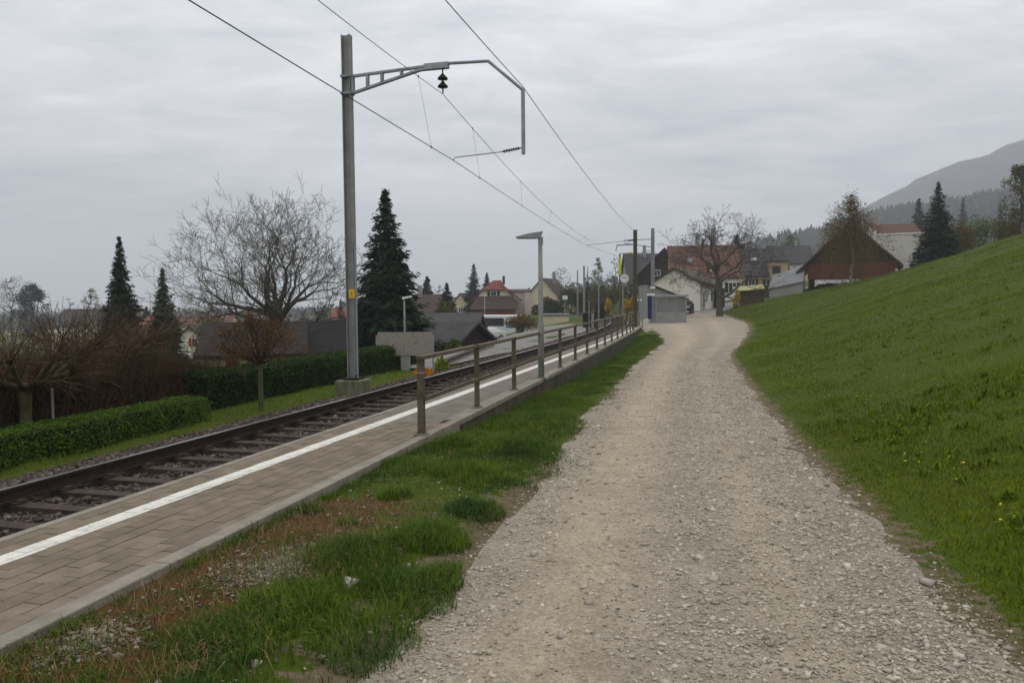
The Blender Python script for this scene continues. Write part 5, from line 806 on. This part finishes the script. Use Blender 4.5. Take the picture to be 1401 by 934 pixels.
R_ = np.random.default_rng(9); n = 17000; s_ = SY(8.0)+R_.random(n)*(SY(15.6)-SY(8.0)); o = -4.75+R_.uniform(-.75, .75, n); x, y, _ = TF(s_, o); tt = (s_-SY(8))/(SY(15.6)-SY(8)); z0 = ground(x, y, False)+R_.uniform(.0, 1.25, n)*(1-.42*tt); L_ = R_.uniform(.25, .75, n)*(1-.35*tt); d = np.stack([R_.normal(0, .3, n), R_.normal(0, .3, n), np.abs(R_.normal(.9, .25, n))], -1)
A = np.stack([x, y, z0], -1); V, F_ = segs_mesh(A, A+d*L_[:, None], np.full(n, .0045), np.full(n, .002), 3); lo = bh.location; link('twigs', mesh_np(V-np.array(lo), F_), MAT['twigr'], bh)
n = 12000; k = R_.integers(0, len(A), n); q = A[k]+d[k]*(L_[k]*R_.random(n))[:, None]; V, F_ = leafcloud(q, .017); link('dead_leaves', mesh_np(V-np.array(lo), F_), MAT['dead'], bh)
# pollarded plane trees
def pollard(label, px, Y, trunk_top, half, seed, scale=1.0):
    P = at(px, trunk_top, Y); g = gz(P.x, Y); h = P.z-g; o_ = tag(empty('pollard_tree', (P.x, Y, g)), label, 'pollard tree'); T = Tree(seed); hw = half*Y/FPX
    T.seg[0] += [(Vector((0, 0, -.2)), Vector((0, 0, h*.6)), .095*scale, .085*scale), (Vector((0, 0, h*.6)), Vector((0, 0, h)), .085*scale, .11*scale)]
    for b in range(9):
        a = b*.698+T.r.uniform(-.25, .25); L_ = hw*T.r.uniform(.45, .8); e = Vector((math.cos(a)*L_, math.sin(a)*L_, h+T.r.uniform(.12, .4)*hw)); m_ = Vector((e.x*.5, e.y*.5, h+.10)); c0 = Vector((0, 0, h-.06)); T.seg[0] += [(c0, m_, .05*scale, .04*scale), (m_, e, .04*scale, .045*scale)]
        for p_, cnt in ((m_, 12), (e, 30)):
            for k in range(cnt): dd = Vector((math.cos(a)*.6+T.r.gauss(0, .6), math.sin(a)*.6+T.r.gauss(0, .6), T.r.uniform(-.15, .95))).normalized(); T.grow(p_, dd, .008, hw*T.r.uniform(.25, .55), 3, 4, .4, .05, .6, .14, (2, 2), .0028, .35)
    T.build(o_, MAT['barkm'], MAT['twigr']); return o_
pollard('wide pollarded tree with mossy trunk behind the low hedge at far left', 33, 11.6, 528, 112, 51)
pollard('second pollarded tree crown rising behind the brown hedge', 150, 14.6, 500, 90, 52)
# copper shrub on a single stem
P = at(356, 497, 15.4); g = gz(P.x, 15.4); h = P.z-g; cu = tag(empty('copper_standard', (P.x, 15.4, g)), 'small round copper-leaved tree on one stem before the green hedge', 'ornamental tree'); T = Tree(61); T.seg[0].append((Vector((0, 0, -.2)), Vector((0, 0, h)), .055, .045))
for k in range(26): a = T.r.uniform(0, 6.283); el = T.r.uniform(.25, 1.5); T.grow(Vector((0, 0, h-.02)), Vector((math.cos(a)*math.cos(el), math.sin(a)*math.cos(el), math.sin(el))), .018, .44, 2, 5, .5, .06, .66, .18, (2, 3), .0026, .45)
T.build(cu, MAT['barkm'], MAT['twigr']); tp = np.array([tuple(q) for q in T.tips]); q = tp[R_.integers(0, len(tp), 5200)]+R_.normal(0, .05, (5200, 3)); V, F_ = leafcloud(q, .018); link('crown', mesh_np(V, F_), MAT['dead'], cu)
P = at(71, 532, 11.9); g = gz(P.x, 11.9); tag(MB().tube([(0, 0, 0), (0, 0, P.z-g), (0, 0, P.z-g+.02)], [.022, .02, .008], 8).build('garden_stake', MAT['galvd']), 'thin grey stake beside the mossy pollard trunk', 'stake').location = (P.x, 11.9, g)
# ------------------------------------------------------------------ hills
def ridge(name, pts, Y, front, back, m, rough, seed, n=420, rows=26, kind='structure'):
    px = [p[0] for p in pts]; tops = [at(p[0], p[1], Y) for p in pts]; xs = np.array([t.x for t in tops]); zs = np.array([t.z for t in tops]); X = np.linspace(xs[0], xs[-1], n); Zt = np.interp(X, xs, zs); Zt = Zt+(fbm(X, X*0+seed, 9/front)-.5)*rough*.5+(fbm(X, X*0+seed+5, 45/front)-.5)*rough*.16
    f = np.linspace(-1, 1, rows); YY_ = Y+np.where(f < 0, f*front, f*back); prof = 1-np.abs(f)**1.25; XX_ = np.repeat(X[None], rows, 0); Yg = np.repeat(YY_[:, None], n, 1); base = -20
    Zg = base+(Zt[None]-base)*prof[:, None]+(fbm(XX_, Yg, 3.0/front)-.5)*rough*np.minimum(1, np.abs(f))[:, None]*2+(fbm(XX_+99, Yg, 14.0/front)-.5)*rough*.35
    id_ = np.arange(n*rows).reshape(rows, n); F_ = np.stack([id_[:-1, :-1], id_[:-1, 1:], id_[1:, 1:], id_[1:, :-1]], -1).reshape(-1, 4); return tag(link(name, mesh_np(np.stack([XX_, Yg, Zg], -1).reshape(-1, 3), F_, True), m), kind=kind), (X, Zt)
ridge('mountain', [(1000, 345), (1070, 332), (1120, 315), (1170, 292), (1210, 270), (1262, 236), (1300, 222), (1345, 215), (1401, 188), (1500, 150), (1650, 120), (1900, 130), (2200, 230)], 1350, 600, 500, MAT['forest'], 30, 1)
(_, (hx, hz)) = ridge('wooded_hill', [(985, 352), (1060, 336), (1120, 322), (1180, 306), (1220, 298), (1300, 285), (1401, 262), (1520, 235), (1700, 225), (2000, 270)], 620, 330, 300, MAT['wood'], 10, 2)
n = 2600; R_ = np.random.default_rng(5); x = R_.uniform(hx[0], hx[-1]*.62, n); f = -R_.random(n)**1.5*.55; y = 620+f*330; z = -20+(np.interp(x, hx, hz)+20)*(1-np.abs(f)**1.25)-2; hgt = R_.uniform(7, 13, n); wdt = R_.uniform(2.0, 4.2, n); lay = []
tri = []; V = []
for k in range(3):
    a = np.arange(7)*2*np.pi/7; rr = wdt*(1-.28*k); zb = z+hgt*(.12+.25*k); zt = z+hgt*(.55+.225*k); ring = np.stack([x[:, None]+rr[:, None]*np.cos(a)*R_.uniform(.75, 1.2, (n, 7)), y[:, None]+rr[:, None]*np.sin(a)*R_.uniform(.75, 1.2, (n, 7)), zb[:, None]+R_.normal(0, .5, (n, 7))], -1); tip = np.stack([x, y, zt], -1)[:, None]; lay.append(np.concatenate([ring, tip], 1))
V = np.concatenate([q.reshape(-1, 3) for q in lay]); i7 = np.arange(7); F0 = np.stack([i7, (i7+1) % 7, np.full(7, 7)], -1); F_ = (F0[None]+(np.arange(3*n)*8)[:, None, None]).reshape(-1, 3)
tag(link('hillside_wood', mesh_np(V, F_), MAT['wood']), 'distant dark wood covering the lower hillside', 'wood', kind='stuff')
n = 1500; x = R_.uniform(-900, 250, n); y = R_.uniform(420, 900, n); z = ground(x, y); q = np.repeat(np.stack([x, y, z], -1), 14, 0)+R_.normal(0, 1, (n*14, 3))*np.array([5, 3, 2.2])+np.array([0, 0, 4]); V, F_ = leafcloud(q, 1.6, .8); tag(link('valley_wood', mesh_np(V, F_), MAT['wood']), 'far-off low belt of trees across the valley floor', 'wood', kind='stuff')
# ------------------------------------------------------------------ haze
hzm = bpy.data.materials.new('haze'); hzm.use_nodes = True; t = hzm.node_tree; t.nodes.clear(); ou = t.nodes.new('ShaderNodeOutputMaterial'); pv = t.nodes.new('ShaderNodeVolumePrincipled'); pv.inputs['Color'].default_value = (.90, .93, 1, 1); pv.inputs['Density'].default_value = .00052; pv.inputs['Anisotropy'].default_value = .1; t.links.new(pv.outputs[0], ou.inputs['Volume'])
tag(MB().box((0, 2450, 170), (11000, 5300, 420)).build('haze', hzm), 'pale haze in the air over the valley', 'haze', kind='stuff')
